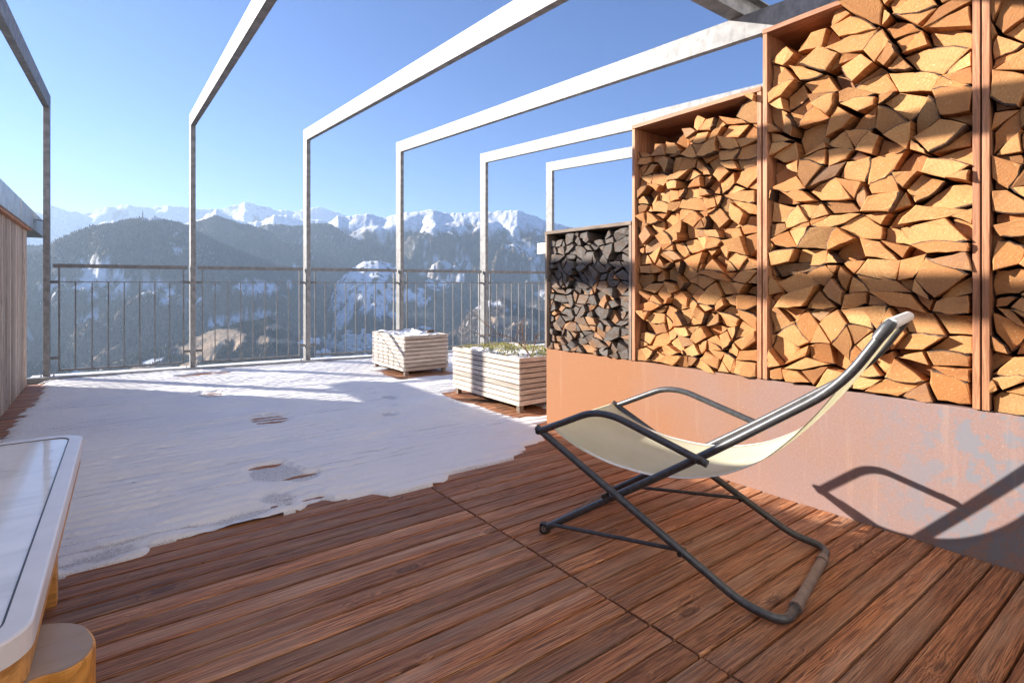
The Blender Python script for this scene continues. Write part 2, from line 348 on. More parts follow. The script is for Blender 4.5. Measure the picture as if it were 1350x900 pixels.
lft = X + .515 + .12 * (fbm(X * 3, Y * 22, 3, 11) - .5) + .045 * (np.clip(gapd / .03, 0, 1) - .6) + .03 * np.sin(Y * 1.7)
rgt = np.where(Y < 3.02, 2.53 - X, 9)
def boxd(x0, x1, y0, y1): return np.maximum(np.maximum(x0 - X, X - x1), np.maximum(y0 - Y, Y - y1))
nz = .10 * (fbm(X * 6, Y * 6, 3, 21) - .5)
pl2 = boxd(2.455, 2.86, 3.20, 4.42) + nz; pl1 = boxd(2.49, 3.15, 5.28, 6.0) + nz
farspot = np.hypot((X - .85) / 1.6, (Y - 6.95) / .55) - .18 + 2.2 * nz
dist = np.minimum.reduce([th, lft, rgt, pl2, pl1, farspot])
lump = fbm(X * 2.2, Y * 4, 4, 31)
full = .0165 + .018 * (lump - .42) + .006 * (fbm(X * 9, Y * 14, 4, 41) - .3)
full = full - .0035 * np.clip((X + .3) * -1.6 + .9, 0, 1)
groove = np.exp(-(gapd / .015) ** 2)
gs = (.0095 + .009 * np.clip((.45 - X) / .9, 0, 1) + .003 * np.clip((Y - 5.2) / 1.5, 0, 1)) * np.clip(-.35 + 2.7 * fbm(X * 1.3, Y * 7, 3, 51), .2, 1.7)
hgt = full * (1 - np.exp(-np.clip(dist, 0, None) / .018)) - groove * gs - np.clip(-dist * .35, 0, .03) - .0012
hgt = np.where(dist > .03, np.maximum(hgt, .0022), hgt)
thin = np.clip(1 - dist / .075, 0, 1) * .5
def foot(x, y, lx, ly, rot, deep, ridg=True, soft=.5):
    global hgt, thin
    c, s_ = math.cos(rot), math.sin(rot); dx, dy = X - x, Y - y
    u = (dx * c + dy * s_) / lx; v = (-dx * s_ + dy * c) / ly
    q = u ** 2 + v ** 2 + .5 * (fbm(X * 30, Y * 30, 2, 61) - .5)
    m = np.clip((1 - q) / soft, 0, 1)
    rim = np.exp(-((q - 1.25) / .3) ** 2) * .0022
    if ridg: m2 = m * (.30 + .3 * np.clip(np.sin(2 * np.pi * (Y + .12 * X) / .066 + 2.2 * fbm(X * 12, Y * 12, 2, 73)) * 2.5 - 1.35, 0, 1) * (.5 + fbm(X * 26, Y * 40, 2, 71)))
    else: m2 = m
    hgt = hgt + rim * (deep > .006) - m2 * deep; thin = np.maximum(thin, m * (.42 if ridg else (.55 if deep > .013 else .26)) * min(1, deep / .010))
foot(.963, 4.286, .165, .175, .3, .024); foot(.70, 3.06, .13, .19, .2, .018, False, .35); foot(.80, 2.90, .10, .10, .4, .014, False, .5); foot(.744, 5.60, .14, .22, .2, .012)
foot(2.0, 4.50, .08, .14, 0, .015, False); foot(1.735, 3.90, .07, .10, .3, .015, False); foot(1.85, 4.22, .07, .10, .5, .010, False); foot(1.93, 4.75, .07, .10, .2, .010, False); foot(1.62, 3.45, .08, .11, .4, .010, False, .9); foot(1.30, 3.02, .10, .09, .3, .009, False, .9); foot(1.5, 3.6, .1, .1, .5, .007, False); foot(1.45, 3.35, .12, .1, .5, .007, False)
foot(.09, 3.80, .14, .11, .2, .010, False, .9); foot(.30, 3.90, .12, .09, .2, .010, False, .9); foot(.15, 3.40, .24, .10, .3, .010, False, .9); foot(.36, 3.10, .16, .09, .3, .010, False, .9)
foot(.10, 2.80, .20, .13, .2, .013, False, .9); foot(.64, 2.68, .12, .15, .3, .016, False, .8); foot(-.02, 2.50, .17, .08, .2, .015, False, .8); foot(.45, 2.56, .24, .06, .1, .014, False, .8); foot(.55, 2.95, .14, .06, .1, .007, False, .9)
barem = np.hypot((X - .963) / .2, (Y - 4.286) / .22) < 1.2
hgt = np.where((dist > .03) & ~barem, np.maximum(hgt, .0014 + .0012 * fbm(X * 30, Y * 30, 2, 97)), hgt)
for fx, fy, la, lb, ro_ in ((.955, 4.29, .135, .175, .25), (.744, 5.60, .10, .20, .2), (.69, 3.20, .12, .035, .15), (.80, 2.93, .11, .03, .15)):
    c_, s_ = math.cos(ro_), math.sin(ro_); u_ = ((X - fx) * c_ + (Y - fy) * s_) / la; v_ = (-(X - fx) * s_ + (Y - fy) * c_) / lb
    m_ = np.clip((1 - u_ ** 2 - v_ ** 2 + .5 * (fbm(X * 22, Y * 22, 3, 103) - .5)) * 3, 0, 1); st_ = np.clip(np.sin(2 * np.pi * (Y - fy + .16 * (X - fx)) / .0855 + 1.2) * 3 + .4 + 2.4 * (fbm(X * 16, Y * 30, 3, 105) - .5), 0, 1)
    hgt = hgt * (1 - .6 * m_) - .012 * m_ * st_; thin = np.maximum(thin, m_ * (.30 + .35 * st_))
n_g = fbm(X * 1.5, Y * 6, 3, 91)
thin = np.maximum(thin, groove * np.clip(.34 + .5 * np.clip((.55 - X) / 1.0, 0, 1) + .9 * (n_g - .45), 0, .62))  # groove lines: thin snow over the gaps plus crease shade painted into the colour
thin = np.maximum(thin, .34 * np.clip((fbm(X * 2.1 + 5, Y * 3.3, 4, 93) - .60) * 6, 0, 1))
hgt = hgt + .0035 * (fbm(X * 26, Y * 30, 3, 95) - .5) * (dist > .01)
keep = hgt > -.021
ym = 7.567 - .125 * X - .155
keep &= Y < ym
keep &= ~((boxd(2.53, 3.0, -3, 3.015) < 0))
ni, nj = X.shape
idx = -np.ones(X.shape, dtype=np.int64)
cell = keep[:-1, :-1] & keep[1:, :-1] & keep[1:, 1:] & keep[:-1, 1:]
use = np.zeros(X.shape, bool); use[:-1, :-1] |= cell; use[1:, :-1] |= cell; use[1:, 1:] |= cell; use[:-1, 1:] |= cell
idx[use] = np.arange(use.sum())
def np_mesh(name, verts, faces, mats, smooth=True):
    me = bpy.data.meshes.new(name); nv, nf = len(verts), len(faces); k = faces.shape[1]
    me.vertices.add(nv); me.vertices.foreach_set('co', np.ascontiguousarray(verts, dtype=np.float32).ravel())
    me.loops.add(nf * k); me.loops.foreach_set('vertex_index', np.ascontiguousarray(faces, dtype=np.int32).ravel())
    me.polygons.add(nf); me.polygons.foreach_set('loop_start', np.arange(0, nf * k, k, dtype=np.int32))
    me.polygons.foreach_set('use_smooth', np.full(nf, smooth))
    for m in mats: me.materials.append(m)
    me.update(calc_edges=True); return me
ci, cj = np.nonzero(cell)
fc = np.stack([idx[ci, cj], idx[ci + 1, cj], idx[ci + 1, cj + 1], idx[ci, cj + 1]], 1)
me = np_mesh('snow', np.stack([X[use], Y[use], hgt[use]], 1), fc, [M_snow])
snow = link('snow', me); set_rnd(snow, thin[use], 'thin'); tag(snow, 'thin trampled snow with footprints lying over the far deck', 'snow', kind='stuff')
# snow on the ledge behind the kerb
lx = np.arange(-.7, 6.9, .03); ly = np.arange(-.08, .236, .02); LX, LY = np.meshgrid(lx, ly, indexing='ij')
lh = .012 + .014 * fbm(LX * 3, LY * 8, 4, 77) - .03 * np.clip(fbm(LX * 2.1, LY * 3, 3, 78) - .6, 0, 1) * 3 - .012 * (np.abs(LY - .07) > .14)
P = np.stack([RO.x + RX.x * LX + RY.x * LY, RO.y + RX.y * LX + RY.y * LY, lh], -1)
a, b = LX.shape; ii = np.arange(a * b).reshape(a, b)
o = link('ledge_snow', np_mesh('ledge_snow', P.reshape(-1, 3), np.stack([ii[:-1, :-1], ii[1:, :-1], ii[1:, 1:], ii[:-1, 1:]], -1).reshape(-1, 4), [M_snow]))
tag(o, 'strip of white snow on the ledge under the railing', 'snow', kind='stuff')

# ================================================================== pergola frames and railings
PX = [-.536, .80, 2.085, 3.334, 4.67, 5.89]
def on_line(x): return Vector((x, 7.567 - .125 * x, 0))
frame_lab = ['grey steel pergola frame nearest the wood clad wall, its post dark against the mountains',
             'steel pergola frame second from the wood clad wall, standing between two railing panels',
             'steel pergola frame third from the wood clad wall, left of both planters',
             'steel pergola frame whose post stands right behind the small snowy planter',
             'steel pergola frame whose post stands right behind the planter with green plants',
             'steel pergola frame farthest right, its post rising behind the grey firewood']
C_S, A_S = .062, .012
TOPZ = 3.05
for i, x in enumerate(PX):
    p = on_line(x); e = empty('pergola_frame', p)
    tag(e, frame_lab[i], 'pergola frame', 'steel pergola frames over the terrace')
    m = MB(); m.box(-.026, .026, -.075, .075, .0, TOPZ - .15, ch=.004); m.build('post', M_galv, e)
    m = MB(); m.box(-.075, .075, -.10, .10, -.004, .010); m.build('base_plate', M_galv, e)
    for sx_, sy_ in ((-1, -1), (1, -1), (-1, 1), (1, 1)):
        m = MB(); m.tube([(sx_ * .052, sy_ * .078, .010), (sx_ * .052, sy_ * .078, .021)], .012, 6); m.tube([(sx_ * .052, sy_ * .078, .02), (sx_ * .052, sy_ * .078, .034)], .006, 8); m.build('bolt', M_bolt, e)
    Ln = p.y + 1.6
    m = MB(); vs = []
    for (yy) in (.075, -Ln):
        for (dx, dz) in ((-.026, -.15), (.026, -.15), (.026, 0), (-.026, 0)):
            vs.append((dx + A_S * yy, yy, TOPZ + C_S * yy + dz))
    m.add(vs, [(0, 1, 2, 3), (7, 6, 5, 4), (0, 4, 5, 1), (1, 5, 6, 2), (2, 6, 7, 3), (3, 7, 4, 0)]); m.build('beam', M_galv, e)
# cross beam lying on the frames
e = empty('cross_beam', (0, 1.93, 0)); tag(e, 'steel cross beam lying over the pergola beams above the tall firewood rack', 'beam')
zc = TOPZ - C_S * (7.15 - 1.93) + .003
m = MB(); m.box(-.7, 6.4, -.05, .05, zc, zc + .008); m.build('lower_flange', M_galv, e)
m = MB(); m.box(-.7, 6.4, -.004, .004, zc + .008, zc + .152); m.build('web', M_galv, e)
m = MB(); m.box(-.7, 6.4, -.05, .05, zc + .152, zc + .16); m.build('upper_flange', M_galv, e)

pan_lab = ['railing panel beside the wood clad wall, left of all the others', 'railing panel between the second and third pergola posts, before a brown field',
           'railing panel behind the small snowy planter, above the valley village', 'railing panel between both planters, behind the planter with green plants',
           'railing panel farthest right, partly hidden by the grey firewood']
for i in range(5):
    a, b = on_line(PX[i]), on_line(PX[i + 1]); L = (b - a).length; e = empty('railing_panel', a, ra)
    tag(e, pan_lab[i], 'railing', 'railing panels between the pergola posts')
    x0, x1 = .098, L - .085
    m = MB(); m.box(.055, L - .05, -.022, .022, 1.195, 1.236, ch=.004); m.build('handrail', M_rail, e)
    m = MB(); m.box(x0, x1, -.018, .018, .075, .095); m.build('bottom_rail', M_rail, e)
    m = MB(); m.box(x0 + .012, x1 - .012, -.006, .006, 1.036, 1.046); m.build('middle_rail', M_rail, e)
    for xx in (x0, x1 - .012):
        m = MB(); m.box(xx, xx + .012, -.016, .016, .095, 1.195); m.build('end_stile', M_rail, e)
    for k in range(1, 8):
        xx = x0 + (x1 - x0) * k / 8; m = MB(); m.box(xx - .0055, xx + .0055, -.0055, .0055, .095, 1.036); m.build('baluster', M_rail, e)
    for xx0, xx1 in ((.026, x0), (x1, L - .026)):
        for zz in (1.04, .22):
            m = MB(); m.box(xx0, xx1, -.005, .005, zz - .014, zz + .014); m.tube([((xx0 + xx1) / 2, -.006, zz), ((xx0 + xx1) / 2, -.014, zz)], .008, 6); m.build('bracket', M_rail, e)

# ================================================================== side walls with sheet-metal coping
def side_wall(xface, sgn, yend, lab, ycop):
    e = empty('timber_wall', (xface, yend, 0)); tag(e, lab, 'wall')
    m = MB(); rr = []; rg = random.Random(int(abs(xface) * 100)); y = 0.0
    while y > -9.5:
        w = rg.choice((.09, .11, .13, .07)); n0 = len(m.v); d = rg.uniform(0, .006)
        m.box(*sorted((0 + sgn * d, sgn * .03)), y - w + .004, y, -.02, 1.55, ch=.002)
        rr += [rg.random()] * (len(m.v) - n0); y -= w
    o = m.build('cladding', M_clad, e); set_rnd(o, rr)
    m = MB(); m.box(*sorted((sgn * .031, sgn * .26)), -9.5, -.01, -.3, 1.548); m.build('wall_core', M_void, e)
    m = MB(); xa, xb = sorted((-sgn * .042, sgn * .30)); m.box(xa, xb, -9.5, ycop - yend, 1.575, 1.762, ch=.004)
    m.build('coping', M_coping, e)
    m = MB(); xa, xb = sorted((-sgn * .03, sgn * .28)); m.box(xa, xb, -9.5, -.002, 1.551, 1.574); o = m.build('coping_batten', M_rackwoodZ, e)
    set_rnd(o, [.5] * len(o.data.vertices))
    for k in range(4):
        yy = -.9 - k * 1.6; m = MB(); xa, xb = sorted((-sgn * .046, sgn * .30)); m.box(xa, xb, yy - .012, yy + .012, 1.60, 1.766); m.build('coping_seam', M_coping, e)
    return e
lw = side_wall(-.66, -1, 7.26, 'weathered vertical timber wall with a sheet metal coping at the left deck edge', 8.62)
m = MB(); m.tube([(.03, .35, 1.70), (.11, .42, 1.695)], .006, 8); m.build('wire_stub', M_rail, lw)
side_wall(6.30, 1, 6.45, 'white sheet metal coping of the wall behind the grey firewood', 7.62)

# unseen house front added behind the camera to bounce sunlight onto the shaded terrace
e = empty('bounce_house_front', (0, -1.66, 0)); tag(e, 'unseen white plastered house front added to bounce light onto the terrace', 'house')
m = MB(); wx = [(-5, -.1), (1.1, 1.5), (3.3, 4.2), (5.6, 11)]
for a, b in wx: m.box(a, b, -.3, 0, -.4, 7)
for a, b in ((-.1, 1.1), (1.5, 3.3), (4.2, 5.6)): m.box(a, b, -.3, 0, 2.2, 3.7); m.box(a, b, -.3, 0, 5.1, 7)
m.box(4.2, 5.6, -.3, 0, -.4, .9); m.box(1.5, 3.3, -.3, 0, -.4, .9); m.box(-.1, 1.1, -.3, 0, -.4, .02)
m.build('wall', M_bounce, e)
for a, b, z0, z1 in ((-.1, 1.1, .02, 2.2), (1.5, 3.3, .9, 2.2), (4.2, 5.6, .9, 2.2), (-.1, 1.1, 3.7, 5.1), (1.5, 3.3, 3.7, 5.1), (4.2, 5.6, 3.7, 5.1)):
    q = MB(); q.box(a, a + .06, -.16, -.10, z0, z1); q.box(b - .06, b, -.16, -.10, z0, z1); q.box(a + .06, b - .06, -.16, -.10, z0, z0 + .06); q.box(a + .06, b - .06, -.16, -.10, z1 - .06, z1)
    f = q.build('window' if z0 > .5 else 'glass_door', M_tablewood, e); set_rnd(f, [.5] * len(f.data.vertices))
    q = MB(); q.box(a + .06, b - .06, -.135, -.125, z0 + .06, z1 - .06); q.build('pane', M_gasket, f)

# ================================================================== corten wall and firewood racks
XW = 2.551
e = empty('corten_wall', (XW, 3.0, 0)); tag(e, 'rusty corten steel wall under the firewood racks, stained blue near the deckchair shadow', 'wall')
m = MB(); m.box(0, .42, -4.6, 0, -.02, .545, ch=.003); m.build('steel_face', M_corten, e)
ZB = .549
DEP = .36
def bay(y0, y1, ztop, lab, mats, th=.022):
    """rack open to the deck side; y0<y1"""
    mh, mz = mats; e = empty('firewood_rack', (XW, y0, ZB)); tag(e, lab, 'firewood rack', 'firewood racks along the corten wall')
    W = y1 - y0; Hh = ztop - ZB
    def part(name, mat, *bx, ch=.0015):
        q = MB(); q.box(*bx, ch=ch); o = q.build(name, mat, e); set_rnd(o, [random.random() * .6 + .2] * len(o.data.vertices)); return o
    part('side_board', mz, -.012, DEP, .001, th, .0, Hh - th - .001); part('side_board', mz, -.012, DEP, W - th, W - .001, .0, Hh - th - .001)
    part('top_board', mh, -.016, DEP + .01, .001, W - .001, Hh - th, Hh)
    part('back_panel', mh, DEP - .018, DEP - .002, th + .001, W - th - .001, .0, Hh - th - .002, ch=0)
    return e
RW, RG = (M_rackwood, M_rackwoodZ), (M_rackgrey, M_rackgreyZ)
bay(2.192, 3.003, 1.392, 'lowest firewood rack, weathered grey, at the railing end of the corten wall', RG)
bay(1.378, 2.188, 1.968, 'middle height firewood rack between the grey low rack and the tallest racks', RW)
bay(.556, 1.372, 2.238, 'tallest reddish wooden firewood rack, directly behind the deckchair backrest', RW)
bay(-.262, .552, 2.238, 'tall firewood rack cut off by the right picture edge', RW)
# ---- logs
def bow(poly, rg, shrink):
    n = len(poly); c = sum(poly, Vector((0, 0))) / n
    ang = rg.gauss(0, .085); ca, sa = math.cos(ang), math.sin(ang)
    out = []
    for p in poly:
        d = p - c; L = d.length; d = d * max(.6, 1 - shrink / max(L, .01)); out.append(c + Vector((d.x * ca - d.y * sa, d.x * sa + d.y * ca)))
    lens = [(out[(i + 1) % n] - out[i]).length for i in range(n)]
    bark = -1
    if rg.random() < .85: bark = max(range(n), key=lambda i: lens[i] * rg.uniform(.6, 1))
    pts = []; eb = []
    for i in range(n):
        a, b = out[i], out[(i + 1) % n]; L = lens[i]; nrm = Vector(((b - a).y, -(b - a).x)).normalized()
        if nrm.dot((a + b) / 2 - c) < 0: nrm = -nrm
        k = 5 if i == bark else max(2, min(4, int(L / .03)))
        amt = L * rg.uniform(.05, .11) if i == bark else rg.gauss(0, .012) * L
        for q in range(k):
            t = q / k; j = 0 if q == 0 else rg.gauss(0, .0016)
            pts.append(a.lerp(b, t) + nrm * (amt * 4 * t * (1 - t) + j)); eb.append(2 if i == bark else 1)
    pith = c + Vector((rg.uniform(-.05, .05), rg.uniform(-.06, .03)))
    if bark >= 0:
        opp = max(out, key=lambda p: (p - (out[bark] + out[(bark + 1) % n]) / 2).length); pith = opp.lerp(c, .05)
    return pts, eb, c, pith
KZ = .66
def pack(y0, y1, z0, ztopf, sp, rg):
    pts = []; zmax = max(ztopf(y0), ztopf(y1), ztopf((y0 + y1) / 2)) + .01
    ny = max(2, round((y1 - y0) / sp)); nzz = max(2, round((zmax - z0) / (sp * KZ)))
    for j in range(nzz + 1):
        for i in range(ny + 1):
            y = y0 + (y1 - y0) * (i + (.5 if j % 2 and 0 < i < ny else 0)) / ny; z = z0 + (zmax - z0) * j / nzz
            if 0 < i < ny: y += rg.uniform(-.36, .36) * sp
            if 0 < j: z += rg.uniform(-.34, .34) * sp * KZ
            if i == ny and j % 2: pass
            y = min(max(y, y0), y1); z = max(z, z0); pts.append(Vector((y, z / KZ)))
    vco, _, tri, *_r = geometry.delaunay_2d_cdt(pts, [], [], 0, 1e-5); vco = [Vector((v.x, v.y * KZ)) for v in vco]
    tri = [list(t_) for t_ in tri]
    def ccw(t_):
        a, b, c = (vco[i] for i in t_); return t_ if (b - a).cross(c - a) > 0 else t_[::-1]
    tri = [ccw(t_) for t_ in tri]
    def area(pl): return .5 * sum(vco[pl[i]].cross(vco[pl[(i + 1) % len(pl)]]) for i in range(len(pl)))
    tri = [t_ for t_ in tri if area(t_) > sp * sp * .04]
    polys = {i: p for i, p in enumerate(tri)}
    ed = {}
    for i, p in polys.items():
        for k in range(3): ed.setdefault(frozenset((p[k], p[(k + 1) % 3])), []).append(i)
    owner = {i: i for i in polys}; size = {i: 1 for i in polys}
    def convex(pl):
        n = len(pl)
        for k in range(n):
            a, b, c = vco[pl[k - 1]], vco[pl[k]], vco[pl[(k + 1) % n]]; d1 = (b - a).normalized(); d2 = (c - b).normalized()
            if d1.cross(d2) < .10: return False
        return True
    es = [e_ for e_ in ed if len(ed[e_]) == 2]; rg.shuffle(es); es.sort(key=lambda e_: -(vco[tuple(e_)[0]] - vco[tuple(e_)[1]]).length * rg.uniform(.6, 1.4))
    for e_ in es:
        i, j = (owner[q] for q in ed[e_])
        if i == j or i not in polys or j not in polys: continue
        if size[i] + size[j] > (3 if rg.random() < .22 else 2): continue
        if rg.random() < .30: continue
        u, v = tuple(e_); A, B = polys[i], polys[j]
        ka = [k for k in range(len(A)) if {A[k], A[(k + 1) % len(A)]} == {u, v}]
        kb = [k for k in range(len(B)) if {B[k], B[(k + 1) % len(B)]} == {u, v}]
        if not ka or not kb: continue
        ka, kb = ka[0], kb[0]
        new = [A[(ka + 1 + k) % len(A)] for k in range(len(A))] + [B[(kb + 2 + k) % len(B)] for k in range(len(B) - 2)]
        if not convex(new): continue
        polys[i] = new; del polys[j]; size[i] += size[j]
        for q in owner:
            if owner[q] == j: owner[q] = i
    res = []
    for p in polys.values():
        c = sum((vco[i] for i in p), Vector((0, 0))) / len(p)
        if c.y > ztopf(c.x): continue
        res.append([Vector(vco[i]) for i in p])
    return res
log_specs = []
def tilt_log(pts, eb, c, pith, rg, xf, tint, ncorner, bayname, fy, fz, shade):
    tx, tz = rg.gauss(0, .12), rg.gauss(0, .11); L = rg.uniform(.27, .31)
    n = len(pts); dy, dz = rg.gauss(0, .006), rg.gauss(0, .006)
    fr = [Vector((xf + (p.x - c.x) * tx + (p.y - c.y) * tz + rg.gauss(0, .0012), p.x, p.y)) for p in pts]
    bk = [Vector((min(xf + L, XW + DEP - .022), c.x + (p.x - c.x) * .96 + dy, c.y + (p.y - c.y) * .96 + dz)) for p in pts]
    log_specs.append(dict(fr=fr, bk=bk, eb=eb, c=c, pith=pith, tint=tint, xf=xf, n=ncorner, bay=bayname, fy=fy, fz=fz))
def fill(name, y0, y1, ztopf, sp, seed, tintf, jut=.018):
    rg = random.Random(seed); a, b = y0 + .024, y1 - .024; z0 = ZB + .002
    for pl in pack(a, b, z0, ztopf, sp, rg):
        pts, eb, c, pith = bow(pl, rg, rg.choice((.003, .0055, .008, .012)))
        fz = (c.y - z0) / (ztopf((a + b) / 2) - z0); fy = (c.x - a) / (b - a)
        xf = XW + .012 + rg.gauss(0, jut) + (.035 if rg.random() < .15 else 0)
        if fz < .07: xf = XW + rg.uniform(-.022, .012)
        tilt_log(pts, eb, c, pith, rg, max(xf, XW - .035), tintf(rg, fy, fz), len(pl), name, fy, fz, 0)
def tA(rg, fy, fz):
    g = 1.0 if rg.random() < .30 + .75 * max(0, fz - .38) / .4 else (.85 if rg.random() < .35 else rg.uniform(.3, .65))
    if fy < .3 and fz < .35 and rg.random() < .45: g = 1.0
    return (rg.uniform(.2, .8), rg.uniform(.1, .7), min(1, g))
def tB(rg, fy, fz): return (rg.betavariate(2.2, 1.6), rg.betavariate(1.6, 1.5), .4 if rg.random() < .03 else rg.uniform(0, .06))
fill('low grey rack', 2.192, 3.003, lambda y: 1.355 - .03 * abs(math.sin(y * 7)), .073, 11, tA, .010)
fill('middle rack', 1.378, 2.188, lambda y: 1.94 - .13 * max(0, (y - 1.6) / .57) - .03 * abs(math.sin(y * 11)), .089, 22, tB)
fill('tallest rack', .556, 1.372, lambda y: 2.212 - .11 * max(0, (y - .9) / .45) ** 1.5, .106, 33, tB, .019)
fill('rack at the right picture edge', -.262, .552, lambda y: 2.20 - .05 * math.sin(y * 5), .106, 44, tB, .019)
# which 300 show largest
def seen_area(sp):
    P = [proj(p) for p in sp['fr']]
    if any(w < .2 for *_, w in P): return 0
    xs_ = [min(max(p[0], 0), 1350) for p in P]; ys_ = [min(max(p[1], 0), 900) for p in P]
    return abs(.5 * sum(xs_[i] * ys_[(i + 1) % len(P)] - xs_[(i + 1) % len(P)] * ys_[i] for i in range(len(P))))
for sp in log_specs: sp['area'] = seen_area(sp)
log_specs.sort(key=lambda s_: -s_['area'])
def log_geo(sp, org):
    n = len(sp['fr']); ctr = sum(sp['fr'], Vector()) / n; ins = []
    front_in = [p.lerp(ctr, .12 if 2 in (sp['eb'][q], sp['eb'][q - 1]) else .05) - Vector((.0022, 0, 0)) for q, p in enumerate(sp['fr'])]
    vs = [p - org for p in front_in + sp['fr'] + sp['bk']]
    fs = [list(range(n))]; ms = [0]
    for i in range(n):
        j = (i + 1) % n; fs.append([i, n + i, n + j, j]); ms.append(2 if sp['eb'][i] == 2 else 0)
        fs.append([n + i, 2 * n + i, 2 * n + j, n + j]); ms.append(sp['eb'][i])
    fs.append(list(range(2 * n, 3 * n))[::-1]); ms.append(0)
    lc = [(p.y - sp['pith'].x, p.z - sp['pith'].y, p.x - sp['xf']) for p in front_in + sp['fr'] + sp['bk']]
    return vs, fs, ms, lc
def log_mesh(name, items, org):
    V, FS, MS, LC, TI = [], [], [], [], []
    for sp in items:
        vs, fs, ms, lc = log_geo(sp, org); b = len(V); V += [tuple(v) for v in vs]; FS += [[b + i for i in f] for f in fs]; MS += ms; LC += lc; TI += [(*sp['tint'], 1.0)] * len(vs)
    me = bpy.data.meshes.new(name); me.from_pydata(V, [], FS)
    for m_ in M_logs: me.materials.append(m_)
    me.polygons.foreach_set('material_index', MS)
    at = me.attributes.new('lc', 'FLOAT_VECTOR', 'POINT'); at.data.foreach_set('vector', np.array(LC, dtype=np.float32).ravel())
    at = me.attributes.new('tint', 'FLOAT_COLOR', 'POINT'); at.data.foreach_set('color', np.array(TI, dtype=np.float32).ravel())
    bm = bmesh.new(); bm.from_mesh(me); bmesh.ops.recalc_face_normals(bm, faces=bm.faces); bm.to_mesh(me); bm.free(); me.update(); return me
NLOG = 298
bayword = {'low grey rack': 'the low grey rack', 'middle rack': 'the middle rack', 'tallest rack': 'the tallest rack', 'rack at the right picture edge': 'the cut off end rack'}
for sp in log_specs[:NLOG]:
    org = Vector((sp['xf'] + .15, sp['c'].x, sp['c'].y))
    o = link('firewood_log', log_mesh('firewood_log', [sp], org)); o.location = org
    g = sp['tint'][2]; tone = 'grey' if g > .6 else ('reddish' if sp['tint'][1] > .62 else ('pale' if sp['tint'][1] < .38 else 'orange'))
    shp = {3: 'three cornered', 4: 'four cornered'}.get(sp['n'], 'many sided')
    row = ('bottom', 'second lowest', 'lower', 'middle', 'upper', 'high', 'top', 'top')[min(7, max(0, int(sp['fz'] * 7)))]
    colw = ('near side', 'inner middle', 'railing side')[min(2, max(0, int(sp['fy'] * 3)))]
    tag(o, f"{tone} {shp} split log, {row} layer, {colw} of {bayword[sp['bay']]}", 'log', 'firewood logs stacked in the racks')
org = Vector((XW + .15, 1.4, ZB)); o = link('firewood_logs', log_mesh('firewood_logs', log_specs[NLOG:], org)); o.location = org
tag(o, 'remaining small split logs packed between the larger ones in the racks', 'firewood', kind='stuff')

# ================================================================== planters
def planter(x0, x1, y0, y1, z0, z1, lab, ns=9):
    e = empty('wooden_planter', (x0, y0, 0)); tag(e, lab, 'planter', 'slatted wooden planters on the snowy deck')
    W, D = x1 - x0, y1 - y0; hh = (z1 - z0) / ns; rg = random.Random(int(y0 * 100))
    for name, fix in (('slat_side', 'L'), ('slat_side', 'R'), ('slat_side', 'F'), ('slat_side', 'B')):
        m = MB(); rr = []
        for k in range(ns):
            n0 = len(m.v); za = z0 + k * hh + .004; zb = z0 + (k + 1) * hh - .004; d = rg.uniform(-.002, .002)
            if fix == 'L': m.box(d, .02, -.002 + d, D, za, zb, ch=.002)
            elif fix == 'R': m.box(W - .02, W + d, 0, D, za, zb, ch=.002)
            elif fix == 'F': m.box(.0205, W - .0205, d, .02, za, zb, ch=.002)
            else: m.box(.0205, W - .0205, D - .02, D + d, za, zb, ch=.002)
            rr += [rg.random()] * (len(m.v) - n0)
        o = m.build(name, M_slat if fix in 'LR' else M_slatX_shaded, e); set_rnd(o, rr)
    for xx in (.021, W - .061):
        for yy in (.021, D - .061):
            m = MB(); m.box(xx, xx + .04, yy, yy + .04, .0, z1 - .01); o = m.build('corner_post', M_rackgreyZ, e); set_rnd(o, [.5] * len(o.data.vertices))
    m = MB(); m.box(.022, W - .022, .022, D - .022, z0 + .01, z1 - .045); m.build('liner', M_soil, e)
    return e, W, D
def snow_cap(e, W, D, z, seed, amp, cut):
    gx = np.linspace(.024, W - .024, 46); gy = np.linspace(.024, D - .024, 60); GX, GY = np.meshgrid(gx, gy, indexing='ij')
    hz = z + amp * (fbm(GX * 9, GY * 9, 4, seed) - cut) * 2; i2 = np.arange(46 * 60).reshape(46, 60)
    f4 = np.stack([i2[:-1, :-1], i2[1:, :-1], i2[1:, 1:], i2[:-1, 1:]], -1).reshape(-1, 4)
    o = link('snow_cover', np_mesh('snow_cover', np.stack([GX, GY, hz], -1).reshape(-1, 3), f4, [M_snow]), e); return o
e2, W2, D2 = planter(2.57, 3.25, 3.351, 4.371, .052, .434, 'larger slatted planter with green plants and a dry twig, next to the corten wall')
snow_cap(e2, W2, D2, .402, 5, .035, .40)
e1, W1, D1 = planter(2.595, 3.148, 5.454, 6.347, .052, .446, 'smaller snow topped slatted planter farther back by the railing')
snow_cap(e1, W1, D1, .432, 9, .035, .44)
# debris on the small planter: a few dry clods as one thing each
for k, (x, y, s_) in enumerate(((2.98, 5.60, .03), (3.05, 5.66, .022))):
    bm = bmesh.new(); bmesh.ops.create_icosphere(bm, subdivisions=2, radius=s_)
    for v_ in bm.verts: v_.co *= 1 + .35 * (float(vnoise(v_.co.x * 60 + k, v_.co.y * 60 + v_.co.z * 47, 3)) - .5); v_.co.z *= .8
    me = bpy.data.meshes.new('soil_clod'); bm.to_mesh(me); bm.free(); me.materials.append(M_soil); o = link('soil_clod', me); o.location = (x, y, .452 + s_ * .4)
    tag(o, ('larger' if k == 0 else 'smaller') + ' brown soil clod lying on the snow of the small planter', 'clod', 'soil clods on the small planter')
